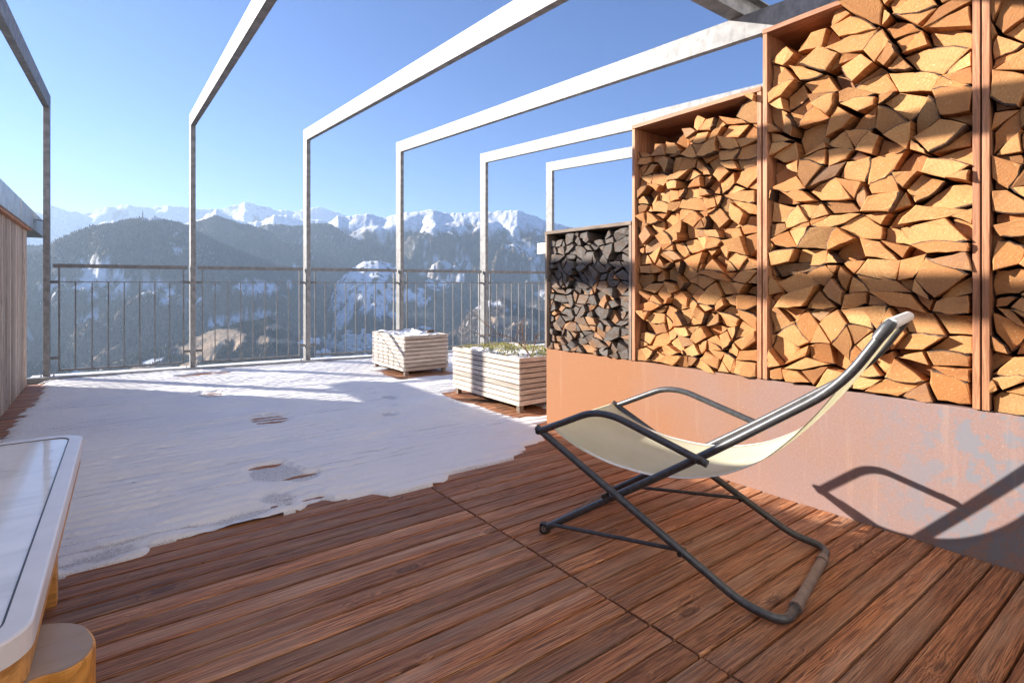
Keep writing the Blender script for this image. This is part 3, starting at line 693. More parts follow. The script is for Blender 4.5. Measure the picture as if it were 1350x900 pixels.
# low leafy cover
rg = random.Random(5); m = MB(); rr = []
for k in range(5200):
    x, y = rg.uniform(.03, W2 - .03), rg.uniform(.03, D2 - .03)
    d = float(fbm(np.array(x * 6), np.array(y * 6), 3, 88))
    edge_ = (x > W2 * .45) or (y > D2 * .78) or (y < .22 and x > .25)
    if d < (.40 if edge_ else .60): continue
    z = .405 + rg.uniform(0, .05) * (d + .3); a_ = rg.uniform(0, 6.28); l = rg.uniform(.008, .02); w = l * .45; tl = rg.uniform(-.2, 1.0)
    dx, dy, dz = math.cos(a_) * l, math.sin(a_) * l, tl * l; px, py = -math.sin(a_) * w, math.cos(a_) * w
    n0 = len(m.v); m.add([(x, y, z), (x + dx * .5 + px, y + dy * .5 + py, z + dz * .55), (x + dx, y + dy, z + dz), (x + dx * .5 - px, y + dy * .5 - py, z + dz * .5)], [(0, 1, 2, 3)]); rr += [min(1, max(0, rg.gauss(.5, .22)))] * 4
me = m.mesh('ground_cover', [M_leaf]); o = link('ground_cover', me); o.location = (2.57, 3.351, 0); set_rnd(o, rr); tag(o, 'low yellow green leafy ground cover in the larger planter', 'plants', kind='stuff')
# dry twig
m = MB(); rg = random.Random(12)
def twig(p, d, L, r, lv):
    pts = [p]; n = 6; q = Vector(p); dd = Vector(d)
    for i in range(n):
        dd = (dd + Vector((rg.gauss(0, .13), rg.gauss(0, .13), rg.gauss(0, .08)))).normalized(); q = q + dd * (L / n); pts.append(tuple(q))
        if lv > 0 and i >= 1:
            for _ in range(1 if lv > 1 else 2):
                if rg.random() < .75: twig(tuple(q), (dd + Vector((rg.gauss(0, .6), rg.gauss(0, .6), rg.gauss(.1, .3)))).normalized(), L * rg.uniform(.3, .5), r * .55, lv - 1)
    m.tube(pts, [r * (1 - .7 * i / n) for i in range(n + 1)], 5)
twig((0, 0, 0), (-.40, .22, .85), .40, .0065, 2); twig((.01, .02, 0), (.1, .1, 1), .22, .005, 2); twig((-.02, .03, 0), (-.2, .3, 1), .26, .005, 2)
o = m.build('dry_shrub', M_twig); o.location = (2.82, 3.50, .40); tag(o, 'leafless dry brown shrub twig standing in the larger planter', 'shrub')

# ================================================================== deckchair
B_ = Vector((.217, -.976, 0)).normalized(); SD = Vector((-B_.y, B_.x, 0)); P0 = Vector((1.385, 1.663, 0))
chair = empty('deckchair', P0, math.atan2(B_.y, B_.x)); tag(chair, 'folding deckchair with dark tube frame and pale yellow sling on the bare deck', 'deckchair')
# local: x = a (towards the back), y = w (towards the wall), z up
W = .60; r1 = .0135; r2 = .0125
m = MB(); U = [(-.02, 0, .43), (.775, 0, .030), (.90, .0, .0145), (.90, W, .0145), (.775, W, .030), (-.02, W, .43)]
m.tube(fillet(U, [0, .05, .085, .085, .05, 0], 9), r1, 14); m.build('front_frame', M_tube, chair)
bw0, bw1 = .033, W - .033
Bk = [(0, 0, .022), (.652, 0, .448), (1.033, 0, .717), (1.145, 0, .893)]
def rail(w): return [(p[0], w, p[2]) for p in Bk]
m = MB(); m.tube(fillet(rail(bw0) + rail(bw1)[::-1], [0, .2, .10, .05, .05, .10, .2, 0], 7), r1, 14); m.build('back_frame', M_tube, chair)
for w in (-.004, W + .004):
    m = MB(); m.tube(fillet([(-.012, w, .415), (.235, w, .530), (.33, w, .534), (.672, w, .432)], [0, .10, .10, 0], 8), .0125, 14); m.build('armrest', M_tube, chair)
    for (a_, z_) in ((.0, .42), (.652, .440), (.303, .24)):
        s_ = -1 if w < .3 else 1
        q = MB(); q.tube([(a_, w - s_ * .005, z_), (a_, w + s_ * .022, z_)], .0085, 10); q.build('pivot_bolt', M_black, chair)
for w in (.010, W - .010):
    m = MB(); m.tube([(.045, w + (.012 if w < .3 else -.012), .050), (.585, w, .125)], .0075, 10); m.build('stay', M_tube, chair)
m = MB(); m.tube([(.0, bw0 - .02, .022), (.0, bw1 + .02, .022)], .011, 12); m.build('foot_bar', M_sleeve, chair)  # brown tone has a reddish reflection put into the bar's colour
m = MB(); m.tube([(.585, -.02, .122), (.585, W * .04, .122)], .008, 10); m.tube([(.585, W * .96, .122), (.585, W + .02, .122)], .008, 10); m.build('stay_pin', M_black, chair)
m = MB(); m.tube([(0, .016, .425), (0, W - .016, .425)], .010, 12); m.build('front_bar', M_tube, chair)
m = MB(); m.tube([(.902, .115, .0155), (.902, W - .115, .0155)], .0165, 14); m.build('foot_sleeve', M_sleeve, chair)
for w in (.118, W - .118):
    q = MB(); q.tube([(.902, w - .016, .0165), (.902, w + .016, .0165)], .0195, 14); q.build('sleeve_collar', M_sleeve, chair)
for w in (bw0, bw1):
    q = MB(); q.box(-.022, .012, w - .016, w + .016, .0, .040, ch=.006); q.build('foot_cap', M_black, chair)
# sling
prof = [(.0, .437), (.012, .434), (.05, .405), (.15, .362), (.285, .334), (.437, .327), (.576, .345), (.70, .385), (.816, .454), (.90, .539), (.98, .638), (1.055, .755), (1.125, .868), (1.147, .908)]
pp = fillet([(a_, 0, z_) for a_, z_ in prof], .05, 3); nw = 16; vs, fs = [], []
for i, p in enumerate(pp):
    f_ = math.sin(math.pi * min(1, max(0, (p.x - .0) / 1.147)))
    for k in range(nw + 1):
        t_ = k / nw; sag = .012 * f_ * (1 - (2 * t_ - 1) ** 2); vs.append((p.x + sag * .4, .052 + (W - .104) * t_, p.z - sag))
n1 = nw + 1
for i in range(len(pp) - 1):
    for k in range(nw): fs.append((i * n1 + k, (i + 1) * n1 + k, (i + 1) * n1 + k + 1, i * n1 + k + 1))
m = MB(); m.add(vs, fs, 0, True); sl = m.build('sling', M_sling, chair)
for w0, w1 in ((.0505, .070), (W - .070, W - .0505)):
    hv, hf = [], []
    for i, p in enumerate(pp):
        for w_ in (w0, w1): hv.append((p.x - .0012, w_, p.z + .0016))
    for i in range(len(pp) - 1): hf.append((2 * i, 2 * i + 1, 2 * i + 3, 2 * i + 2))
    q = MB(); q.add(hv, hf, 0, True); q.build('hem', M_cap, chair)
md = sl.modifiers.new('thick', 'SOLIDIFY'); md.thickness = .0016
m = MB(); m.tube([(1.146, .050, .896), (1.146, W - .050, .896)], .0165, 14); m.build('top_hem', M_cap, chair)
q = MB(); q.tube([(1.118, bw0, .855), (1.14, bw0, .888), (1.153, bw0 + .004, .905)], [.0155, .017, .012], 12); q.build('head_cap', M_tube, chair)
q = MB(); q.tube([(1.118, bw1, .855), (1.14, bw1, .888), (1.153, bw1 - .004, .905)], [.0155, .017, .012], 12); q.build('head_cap', M_tube, chair)

# ================================================================== table and stool at the left
def rrect(x0, x1, y0, y1, r, n=8):
    out = []
    for cx_, cy_, a0 in ((x1 - r, y1 - r, 0), (x0 + r, y1 - r, 90), (x0 + r, y0 + r, 180), (x1 - r, y0 + r, 270)):
        for k in range(n + 1):
            a_ = R(a0 + 90 * k / n); out.append((cx_ + r * math.cos(a_), cy_ + r * math.sin(a_)))
    return out
TZ = .50; tab = empty('garden_table', (-.355, 1.69, 0), R(-1.0)); tag(tab, 'low garden table with white rounded rim and glossy pale glass top', 'table')
hx, hy = .275, .67
def ring(name, outer, inner, z0, z1, mat, ch=.004):
    n = len(outer); m = MB(); so = lambda s_, pl: [(p[0] * (1 - s_ / hx), p[1] * (1 - s_ / hy)) for p in pl]
    L = [[(x, y, z0) for x, y in outer], [(x, y, z1 - ch) for x, y in outer], [(x, y, z1 - ch * .3) for x, y in so(ch * .3, outer)], [(x, y, z1) for x, y in so(ch, outer)], [(x, y, z1) for x, y in inner], [(x, y, z0) for x, y in inner]]
    vs = [p for l_ in L for p in l_]; fs = []
    for j in range(6):
        for i in range(n): fs.append((j * n + i, j * n + (i + 1) % n, ((j + 1) % 6) * n + (i + 1) % n, ((j + 1) % 6) * n + i))
    m.add(vs, fs); return m.build(name, mat, tab)
out_ = rrect(-hx, hx, -hy, hy, .075); inn_ = rrect(-hx + .034, hx - .034, -hy + .034, hy - .034, .045)
ring('rim', out_, inn_, TZ - .038, TZ, M_rim)
g_in = rrect(-hx + .0375, hx - .0375, -hy + .0375, hy - .0375, .042)
ring('gasket', [(x, y) for x, y in rrect(-hx + .0342, hx - .0342, -hy + .0342, hy - .0342, .045)], g_in, TZ - .02, TZ - .001, M_gasket, .0005)
m = MB(); m.prism(rrect(-hx + .0378, hx - .0378, -hy + .0378, hy - .0378, .042), TZ - .014, TZ - .003); m.build('glass_top', M_tglass, tab)
m = MB(); m.prism(rrect(-hx + .006, hx - .006, -hy + .006, hy - .006, .07), TZ - .084, TZ - .0385); o = m.build('apron', M_tablewood, tab); set_rnd(o, [.5] * len(o.data.vertices))
for sx_ in (-1, 1):
    for sy_ in (-1, 1):
        m = MB(); m.box(sx_ * .19 - .025, sx_ * .19 + .025, sy_ * .54 - .025, sy_ * .54 + .025, 0, TZ - .085, ch=.004); o = m.build('leg', M_tablewood, tab); set_rnd(o, [.4] * len(o.data.vertices))
# stool: live-edge slab on three legs
outl = fillet([(-.30, 1.03, 0), (-.16, 1.075, 0), (-.118, 1.052, 0), (-.083, 1.074, 0), (-.050, 1.064, 0), (-.024, 1.085, 0), (-.015, 1.13, 0), (-.035, 1.205, 0), (-.10, 1.245, 0), (-.2, 1.26, 0), (-.31, 1.25, 0), (-.36, 1.15, 0), (-.30, 1.03, 0)], .05, 5)[:-1]
cx_, cy_ = -.18, 1.15
st = empty('log_stool', (cx_, cy_, 0)); tag(st, 'small wooden stool with orange sides tucked against the near table end', 'stool')
ol = [(p.x - cx_, p.y - cy_) for p in outl]; n = len(ol); m = MB()
L = [[(x * .985, y * .985, .33) for x, y in ol], [(x, y, .34) for x, y in ol], [(x, y, .408) for x, y in ol], [(x * .992, y * .992, .4125) for x, y in ol], [(x * .975, y * .975, .414) for x, y in ol]]
m.add([p for l_ in L for p in l_], [(j * n + i, j * n + (i + 1) % n, (j + 1) * n + (i + 1) % n, (j + 1) * n + i) for j in range(4) for i in range(n)] + [list(range(n))[::-1]], 0)
o = m.build('seat_slab', M_stoolside, st); set_rnd(o, [.6] * len(o.data.vertices))
m = MB(); m.add([(x * .974, y * .974, .4145) for x, y in ol], [list(range(n))]); m.build('seat_face', M_stooltop, st)
for x, y in ((-.11, -.03), (.09, -.01), (0, .06)):
    m = MB(); m.tube([(x * 1.15, y * 1.2, 0), (x, y, .332)], [.019, .024], 12); o = m.build('leg', M_stoolside, st); set_rnd(o, [.5] * len(o.data.vertices))

# ================================================================== MOUNTAINS
def pxaz(x): return YAW + np.arctan((np.asarray(x, float) - CX) / F)
def pxtan(x, y): u = (np.asarray(x, float) - CX) / F; return -(np.asarray(y, float) - CY) / F / np.sqrt(1 + u * u)
RID = {
 'snowrange': (9200, .50, [(-400, 285), (-150, 270), (30, 276), (55, 279), (67, 272), (79, 275), (90, 279), (100, 278), (108, 282), (118, 280), (127, 277), (137, 274), (147, 272), (155, 272), (169, 268), (177, 272), (186, 271.5), (194, 273.7), (208, 273), (221, 271), (232, 272), (250, 273.7), (262, 276.7), (278, 274.4), (293, 275), (305, 272), (314, 269), (322.6, 266.3), (333, 268.5), (345, 271.5), (357, 275), (371, 276.7), (386, 278), (401, 276), (414, 273.7), (425, 273), (434, 276.7), (447, 282), (470, 290), (520, 300), (700, 310), (900, 305), (1500, 300)]),
 'lowersnow': (7200, .42, [(-300, 330), (60, 325), (100, 306), (110, 303), (140, 292), (150, 290), (158, 298), (200, 306), (262, 290), (285, 276), (300, 284), (320, 293), (345, 292), (361, 283), (376, 284), (402, 290), (425, 290), (450, 300), (480, 315), (600, 330), (1500, 330)]),
 'rightmount': (5200, .52, [(300, 345), (400, 312), (430, 297), (446, 284), (459, 286), (481, 282), (493, 283), (505, 287), (517, 284.4), (527, 282), (547, 279.6), (560, 277.5), (571, 275.5), (584, 281), (611, 281), (631, 280), (647, 280), (664, 277.8), (682, 276.7), (700, 283.3), (720, 291), (760, 302), (830, 308), (1000, 300), (1500, 310)]),
 'spurC': (4800, .50, [(200, 330), (320, 308), (346, 297.4), (354, 295), (368, 295), (380, 297.4), (398, 298), (414, 294.4), (434, 294.4), (447, 301), (449, 304), (468, 314), (483, 321), (495, 328.5), (510, 345), (540, 380), (640, 420)]),
 'spurB': (4300, .52, [(-200, 340), (200, 312), (250, 296), (260, 291.5), (272, 288.5), (284, 284), (299, 288.5), (315, 294.4), (330, 296), (345, 302), (358, 306), (373, 318), (386, 328.5), (395, 339), (401, 351), (412, 372), (425, 400), (445, 440)]),
 'hillA': (3500, .50, [(-600, 300), (-300, 320), (0, 345), (40, 335), (60, 328), (75, 316), (90, 310), (105, 304), (125, 297), (147, 294), (155, 292), (165, 290), (190, 287), (205, 286), (225, 291), (240, 294), (250, 299), (262, 305), (280, 315), (309, 327), (339, 339), (361, 346), (383, 351), (400, 362), (420, 395), (440, 440), (470, 470)]),
 'meadowspur': (3900, .36, [(300, 470), (400, 440), (425, 405), (440, 375), (465, 352), (480, 345), (500, 343), (530, 352), (560, 366), (600, 372), (640, 374), (700, 372), (720, 370), (900, 372), (1500, 372)]),
 'brownspur': (2100, .30, [(-500, 505), (60, 478), (120, 492), (150, 478), (200, 462), (240, 450), (262, 442), (290, 433), (320, 426), (340, 423), (354, 418), (364, 424), (385, 442), (420, 446), (440, 470), (480, 495)]),
 'redspur': (2700, .40, [(440, 500), (490, 470), (520, 448), (540, 436), (560, 428), (590, 440), (605, 432), (618, 412), (640, 397), (665, 393), (690, 404), (720, 410), (800, 410), (1500, 410)]),
}
HAZE_TOP = 3300
az_d = np.linspace(R(-16), R(92), 980); az_c = np.linspace(R(92), R(344), 64)[1:-1]
az = np.concatenate([az_d, az_c]); 
rr_ = np.unique(np.concatenate([np.geomspace(60, 900, 40), np.geomspace(900, 11500, 420), [v[0] for v in RID.values()], [14000]]))
AZ, RR = np.meshgrid(az, rr_, indexing='ij')
gx, gy_ = RR * np.sin(AZ), RR * np.cos(AZ)
h = -10 - .40 * (RR - 40) ; h = np.maximum(h, -330 - .02 * np.minimum(RR, 4000) + 30 * (fbm(gx / 700, gy_ / 700, 4, 1) - .5))
win = np.zeros(h.shape, int); crestz = np.zeros(h.shape)
for li, (nm, (D, sl_, cr)) in enumerate(RID.items()):
    cx = np.array([c[0] for c in cr], float); cyy = np.array([c[1] for c in cr], float)
    ca = pxaz(cx); ct = pxtan(cx, cyy); ct_az = np.interp(az, ca, ct)
    wrap = np.where(az > R(200), az - 2 * np.pi, az); ct_az = np.interp(wrap, ca, ct)
    fine = ((fbm(az * 150, az * 0 + li, 5, 100 + li) - .5) * (.0055 if li < 3 else .003))[:, None] * D * np.exp(-np.abs(D - RR) / (D * .012))
    Hc = 1 + D * ct_az[:, None] + fine
    dd = D - RR; drop = np.where(dd > 0, dd * sl_, -dd * .42)
    gsc = D / 9.0; wx, wy = gx + 500 * (fbm(gx / 900, gy_ / 900, 3, 200 + li) - .5), gy_ + 500 * (fbm(gx / 900, gy_ / 900, 3, 230 + li) - .5)
    gul = np.abs(fbm(wx / (gsc * .9), wy / (gsc * .9), 6, 300 + li, .55) - .5) * 2
    amp = np.minimum(drop * .9, D * .065 + 40)
    hl = Hc - drop - amp * (.75 - 1.5 * gul) * (gul < .5) * (dd > 0) - amp * 0
    hl = hl + np.where(dd > 0, np.minimum(drop * .25, 45) * (fbm(gx / 140, gy_ / 140, 4, 400 + li) - .5), 0)
    m_ = hl > h; h = np.where(m_, hl, h); win = np.where(m_, li + 1, win); crestz = np.where(m_, Hc + 0 * h, crestz)
h[:, -1] = h[:, -1]
# ground colour by altitude, with meadow patches where the photograph shows them
elev = (h - 1) / RR; PXx = CX + F * np.tan(np.clip(AZ - YAW, -1.3, 1.3)); PXx = np.where((AZ - YAW > 1.3), 9e3, PXx); PYy = CY - F * elev * np.sqrt(1 + ((PXx - CX) / F) ** 2)
n_a = fbm(gx / 220, gy_ / 220, 5, 500); n_b = fbm(gx / 60, gy_ / 60, 4, 510); n_c = fbm(gx / 900, gy_ / 900, 4, 520); n_d = fbm(gx / 28, gy_ / 28, 3, 530)
forest = np.stack([.045 + .07 * n_c + .05 * n_b, .050 + .05 * n_c + .036 * n_b, .042 + .036 * n_c + .03 * n_b], -1)
brown = np.stack([.105 + .07 * n_b, .078 + .05 * n_b, .060 + .04 * n_b], -1)
snowc = np.stack([.84 + 0 * h, .85 + 0 * h, .88 + 0 * h], -1)
def mixc(a_, b_, f_): return a_ + (b_ - a_) * np.clip(f_, 0, 1)[..., None]
col = mixc(forest, brown, (n_a - .46) * 6)
names = list(RID)
def L_(nm): return win == names.index(nm) + 1
line = np.select([L_('snowrange'), L_('lowersnow'), L_('rightmount'), L_('spurC')], [h * 0 - 1e4, 470 + 420 * (n_c - .5) + 0 * h, 470 + 330 * (n_c - .5) + 150 * (n_a - .5), 540 + 200 * (n_a - .5)], 1e5)
fs_ = np.clip((h - line) / 90 + (n_b - .5) * 2.2, 0, 1)
col = mixc(col, snowc, fs_)
rock = np.stack([.16 + 0 * h, .16 + 0 * h, .17 + 0 * h], -1)
col = mixc(col, rock, np.where(L_('snowrange') | L_('lowersnow'), (n_a * .6 + n_b * .4 - .60) * 9, 0))
# speckled snow between trees
spk = np.clip((n_d * .5 + n_b * .5 + .5 * (n_c - .5) - np.select([L_('rightmount'), L_('hillA'), L_('spurC')], [.56 + 0 * h, .70 + 0 * h, .70 + 0 * h], .74)) * 7, 0, .75)
col = mixc(col, snowc, spk)
PATCH = [  # (layers, ellipse centre px, radii px, rotation, kind)
 (('meadowspur',), (478, 372, 44, 26, -.45), 's'), (('meadowspur',), (447, 412, 30, 15, -.5), 's'), (('meadowspur',), (510, 352, 30, 9, .15), 's'), (('meadowspur',), (520, 388, 26, 13, .1), 's'), (('meadowspur',), (585, 378, 26, 10, .1), 's'), (('meadowspur',), (490, 410, 22, 7, .1), 's'), (('hillA',), (325, 380, 44, 7, -.03), 's'), (('hillA', 'brownspur'), (300, 423, 50, 6, -.12), 's'), (('hillA', 'brownspur'), (115, 420, 36, 4, -.28), 's'),
 (('hillA',), (125, 352, 22, 11, .3), 'h'), (('hillA',), (140, 372, 30, 13, .1), 'h'), (('hillA',), (215, 376, 46, 12, 0), 'h'), (('hillA',), (230, 397, 28, 4, -.1), 's'), (('hillA', 'brownspur'), (95, 380, 30, 10, 0), 'h'), (('hillA',), (200, 289, 16, 2.2, 0), 's'), (('hillA',), (320, 323, 22, 5, .2), 'h'), (('hillA',), (235, 318, 12, 18, 0), 'h'),
 (('spurB', 'hillA', 'redspur', 'meadowspur', 'spurC'), (466, 456, 46, 12, 0), 'h'), (('brownspur',), (305, 446, 78, 17, -.2), 'b'), (('brownspur',), (355, 432, 36, 8, -.2), 'b'), (('brownspur',), (370, 450, 40, 5, 0), 'b'), (('brownspur',), (175, 492, 50, 5, -.15), 'b'), (('brownspur',), (205, 476, 16, 3, -.2), 's'), (('brownspur',), (100, 494, 20, 4, -.2), 's'), (('brownspur',), (160, 470, 50, 3, -.25), 'b'),
 (('redspur',), (640, 402, 34, 9, .05), 's'), (('redspur',), (665, 422, 30, 5, .1), 'b'), (('redspur', 'meadowspur'), (555, 392, 14, 12, -.3), 's'), (('redspur', 'meadowspur'), (556, 415, 20, 4, .1), 'b'), (('redspur',), (560, 432, 22, 3, .1), 's'), (('rightmount', 'meadowspur'), (610, 350, 12, 6, 0), 'h'), (('rightmount', 'redspur', 'meadowspur'), (700, 350, 40, 30, 0), 'h'), (('spurB',), (400, 365, 20, 12, .5), 'h'), (('lowersnow',), (480, 310, 40, 14, .2), 's')]
straw = np.stack([.42 + .12 * n_b, .30 + .1 * n_b, .19 + .08 * n_b], -1)
for lays, (px, py, rx, ry, ro), kd in PATCH:
    c_, s_ = math.cos(ro), math.sin(ro); dx, dy = PXx - px, PYy - py
    q = np.sqrt(((dx * c_ + dy * s_) / rx) ** 2 + ((-dx * s_ + dy * c_) / ry) ** 2) + 2.2 * (n_a - .5) + 1.5 * (n_b - .5)
    mk = np.zeros(h.shape, bool)
    for l_ in lays: mk |= L_(l_)
    mk &= RR > 900
    f_ = np.clip((1 - q) * 5, 0, 1) * mk
    if kd == 's': col = mixc(col, snowc, f_ * np.clip((.72 - n_d) * 6, 0, 1))
    elif kd == 'h': col = mixc(col, snowc, f_ * np.clip((n_d * .6 + n_b * .4 - .44) * 7, 0, .85))
    else: col = mixc(col, straw * (.55 + .9 * n_d[..., None]), f_ * np.clip((.66 - .5 * n_d - .5 * n_b + .12) * 8, .15, .92))
a_, b_ = AZ.shape; ii = np.arange(a_ * b_).reshape(a_, b_); i2 = np.concatenate([ii, ii[:1]], 0)
fcs = np.stack([i2[:-1, :-1], i2[:-1, 1:], i2[1:, 1:], i2[1:, :-1]], -1).reshape(-1, 4)
me = np_mesh('terrain', np.stack([gx, gy_, h], -1).reshape(-1, 3), fcs, [M_terr])
at = me.attributes.new('col', 'FLOAT_COLOR', 'POINT'); at.data.foreach_set('color', np.concatenate([col, np.ones(h.shape + (1,))], -1).astype(np.float32).ravel())
terr = link('terrain', me); tag(terr, 'snowy mountain ranges and forested slopes across the valley', 'mountains', kind='structure')
# ---- village in the valley
def ground_at(x, y):
    a0 = math.atan2(x, y); r0 = math.hypot(x, y); i0 = min(max(int(np.searchsorted(az_d, a0)), 1), len(az_d) - 1); j0 = min(max(int(np.searchsorted(rr_, r0)), 1), len(rr_) - 1)
    return float(h[i0 - 1:i0 + 1, j0 - 1:j0 + 1].max())
def hmesh(w, l, hh, rf, name):
    body = MB(); body.box(-w, w, -l, l, -6, hh); bo = body.mesh('wall', [M_plaster])
    ro_ = MB(); e_ = 1.18; ro_.add([(-w * e_, -l * 1.1, hh * .94), (w * e_, -l * 1.1, hh * .94), (0, -l * 1.1, hh + rf), (-w * e_, l * 1.1, hh * .94), (w * e_, l * 1.1, hh * .94), (0, l * 1.1, hh + rf)], [(0, 1, 2), (5, 4, 3), (0, 2, 5, 3), (1, 4, 5, 2), (0, 3, 4, 1)])
    return bo, ro_.mesh('roof', [M_hroof])
HM = [hmesh(6, 8, 7, 4, 'a'), hmesh(5, 6, 9, 3, 'b'), hmesh(8, 11, 6, 3.5, 'c')]
rg = random.Random(9); HOUSES = []
def house(px, py, rng, lab, grp):
    a0 = float(pxaz(px)); i0 = int(np.searchsorted(az_d, a0)); ev = np.maximum.accumulate((h[i0] - 1) / rr_); j0 = int(np.searchsorted(ev[120:], float(pxtan(px, py)))) + 120
    r0 = rr_[min(j0, len(rr_) - 2)]; x, y = r0 * math.sin(a0), r0 * math.cos(a0); z = h[i0, min(j0, len(rr_) - 2)]; HOUSES.append((x, y))
    bo, rf = rg.choice(HM); e = empty('valley_house', (x, y, z - 1), rg.uniform(0, 3.1)); tag(e, lab, 'house', grp); s_ = rg.uniform(1.3, 1.9); e.scale = (s_, s_, s_)
    link('wall', bo, e); link('roof', rf, e)
for k in range(70):
    px, py = rg.gauss(465, 27), rg.gauss(455, 8)
    house(px, min(471, max(440, py)), (2300, 4200), 'tiny pale valley house in the far village seen through the third railing panel', 'far valley village houses')
for k in range(7):
    house(rg.uniform(455, 540), rg.uniform(362, 400), (2600, 4400), 'tiny lone farmhouse on the sunny snow meadow across the valley', 'farmhouses on the snow meadow')
# ---- forest on the slopes: many small conical trees, one mass
rs = np.random.RandomState(4); NT_ = 210000
ta = rs.uniform(R(-14), R(60), NT_ * 3); tr_ = np.exp(rs.uniform(math.log(1300), math.log(5400), NT_ * 3))
ia = np.clip(np.searchsorted(az_d, ta), 0, len(az_d) - 2); ir = np.clip(np.searchsorted(rr_, tr_) - 1, 0, len(rr_) - 2)
fr_ = (tr_ - rr_[ir]) / (rr_[ir + 1] - rr_[ir]); tz = h[ia, ir] * (1 - fr_) + h[ia, ir + 1] * fr_
lum = col[ia, ir].mean(-1); dens = fbm(tr_ * np.sin(ta) / 300, tr_ * np.cos(ta) / 300, 3, 600)
ok = (lum < .16) & (rs.uniform(0, 1, NT_ * 3) < .15 + 1.3 * dens) & (tz > -345) & (tz < 900)
HA = np.array(HOUSES); hxy = np.stack([tr_ * np.sin(ta), tr_ * np.cos(ta)], -1)
for p_ in HA: ok &= (np.abs(hxy - p_).max(-1) > 60)
ta, tr_, tz, lum = ta[ok][:NT_], tr_[ok][:NT_], tz[ok][:NT_], lum[ok][:NT_]; nt = len(ta)
tx, ty = tr_ * np.sin(ta), tr_ * np.cos(ta); th_ = rs.uniform(6, 12, nt) * (.6 + tr_ / 8000); tw = th_ * rs.uniform(.20, .34, nt)
ro = rs.uniform(0, 2, nt); bs = []
for k in range(5): bs.append(np.stack([tx + tw * np.cos(ro + k * 1.2566), ty + tw * np.sin(ro + k * 1.2566), tz - 2], -1))
vv = np.stack(bs + [np.stack([tx, ty, tz + th_], -1)], 1).reshape(-1, 3)
base = np.arange(nt)[:, None] * 6; ff = np.concatenate([np.stack([base[:, 0] + k, base[:, 0] + (k + 1) % 5, base[:, 0] + 5], -1) for k in range(5)], 0)
o = link('forest', np_mesh('forest', vv, ff, [M_tree], False)); cl = fbm(tx / 500, ty / 500, 3, 610)
set_rnd(o, np.repeat(np.clip(rs.normal(.42, .2, nt) + (cl - .5) * 1.1, 0, 1), 6)); tag(o, 'dark and brown forest covering the valley slopes', 'forest', kind='stuff')
# mast on the hill top
a0 = float(pxaz(188)); x, y = 3490 * math.sin(a0), 3490 * math.cos(a0); z = ground_at(x, y); e = empty('hilltop_mast', (x, y, z - 2)); tag(e, 'thin mast standing on the forested hilltop against the snowy range', 'mast')
m = MB(); m.tube([(0, 0, 0), (0, 0, 30), (0, 0, 44)], [3.2, 2.2, 1.0], 8); m.build('shaft', M_mast, e); m = MB(); m.tube([(0, 0, 25), (0, 0, 29)], 4.0, 10); m.build('platform', M_mast, e)

# ================================================================== air
zmin = float(h.min()) - 1; zmax = float(h.max()) + 30
m = MB(); m.box(-14500, 14500, -14500, 14500, zmin, zmax); hz = m.build('haze', None) if False else None
me = bpy.data.meshes.new('haze'); me.from_pydata(m.v, [], m.f); hm = bpy.data.materials.new('haze_air'); hm.use_nodes = True; nt_ = hm.node_tree; nt_.nodes.remove(nt_.nodes['Principled BSDF'])
pv = nt_.nodes.new('ShaderNodeVolumePrincipled'); pv.inputs['Color'].default_value = (.58, .77, 1.0, 1); pv.inputs['Density'].default_value = 7.5e-5; pv.inputs['Anisotropy'].default_value = .25
nt_.links.new(pv.outputs[0], nt_.nodes['Material Output'].inputs['Volume']); me.materials.append(hm)
bm = bmesh.new(); bm.from_mesh(me); bmesh.ops.recalc_face_normals(bm, faces=bm.faces); bm.to_mesh(me); bm.free()
hm.cycles.homogeneous_volume = True if hasattr(hm, 'cycles') and hasattr(hm.cycles, 'homogeneous_volume') else None
hz = link('haze', me); tag(hz, 'thin blue haze filling the valley air', 'haze', kind='stuff')

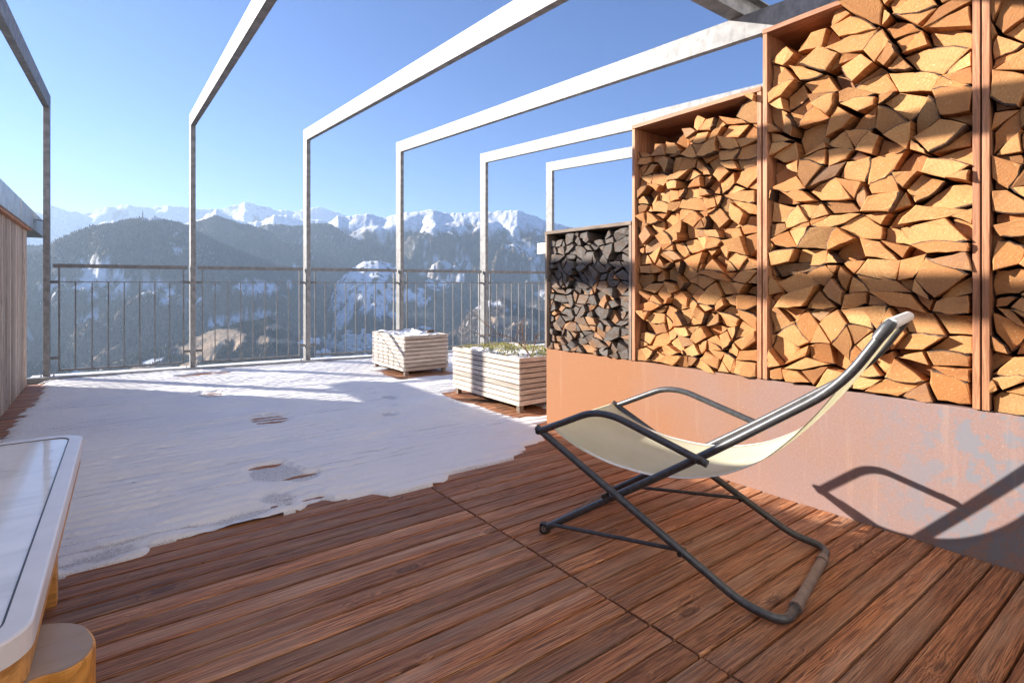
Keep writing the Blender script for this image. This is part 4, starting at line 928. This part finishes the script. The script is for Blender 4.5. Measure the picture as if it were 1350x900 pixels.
# ================================================================== light, sky, camera
w = bpy.data.worlds.new('World'); S.world = w; w.use_nodes = True; nt_ = w.node_tree; bg = nt_.nodes['Background']
sky = nt_.nodes.new('ShaderNodeTexSky'); sky.sky_type = 'NISHITA'; sky.sun_disc = False; sky.sun_elevation = SUN_EL; sky.sun_rotation = SUN_AZ
sky.altitude = 1200; sky.air_density = 1.0; sky.dust_density = .35; sky.ozone_density = 2.2
tn = nt_.nodes.new('ShaderNodeMix'); tn.data_type = 'RGBA'; tn.blend_type = 'MULTIPLY'; tn.inputs[0].default_value = 1; tn.inputs[7].default_value = (.37, .55, .88, 1)
nt_.links.new(sky.outputs[0], tn.inputs[6]); nt_.links.new(tn.outputs[2], bg.inputs['Color']); bg.inputs['Strength'].default_value = .068
sl = bpy.data.lights.new('sun', 'SUN'); sl.energy = 4.7; sl.angle = R(.53); sl.color = (1.0, .92, .82)
so = bpy.data.objects.new('sun', sl); COL.objects.link(so); d = Vector((.645, -.765, -.375)).normalized(); so.rotation_euler = d.to_track_quat('-Z', 'Y').to_euler(); so.location = (-5, 6, 6)
cam = bpy.data.cameras.new('camera'); co = bpy.data.objects.new('camera', cam); COL.objects.link(co); S.camera = co
co.location = (0, 0, 1.0); co.rotation_euler = (R(90), 0, -YAW)
cam.sensor_fit = 'HORIZONTAL'; cam.sensor_width = 36; cam.lens = 36 * F / 1350; cam.shift_y = -(CY - 450) / 1350 * -1 * -1
cam.shift_y = (CY - 450) / 1350; cam.clip_start = .02; cam.clip_end = 60000
S.view_settings.view_transform = 'Standard'; S.view_settings.look = 'None'; S.view_settings.gamma = 1; S.view_settings.exposure = 1.75
S.view_settings.use_curve_mapping = False
cy = S.cycles; cy.use_denoising = True; cy.max_bounces = 8; cy.diffuse_bounces = 4; cy.glossy_bounces = 4; cy.transparent_max_bounces = 12; cy.volume_bounces = 0
try: cy.denoiser = 'OPENIMAGEDENOISE'; cy.denoising_input_passes = 'RGB_ALBEDO_NORMAL'
except Exception: pass
S.render.film_transparent = False
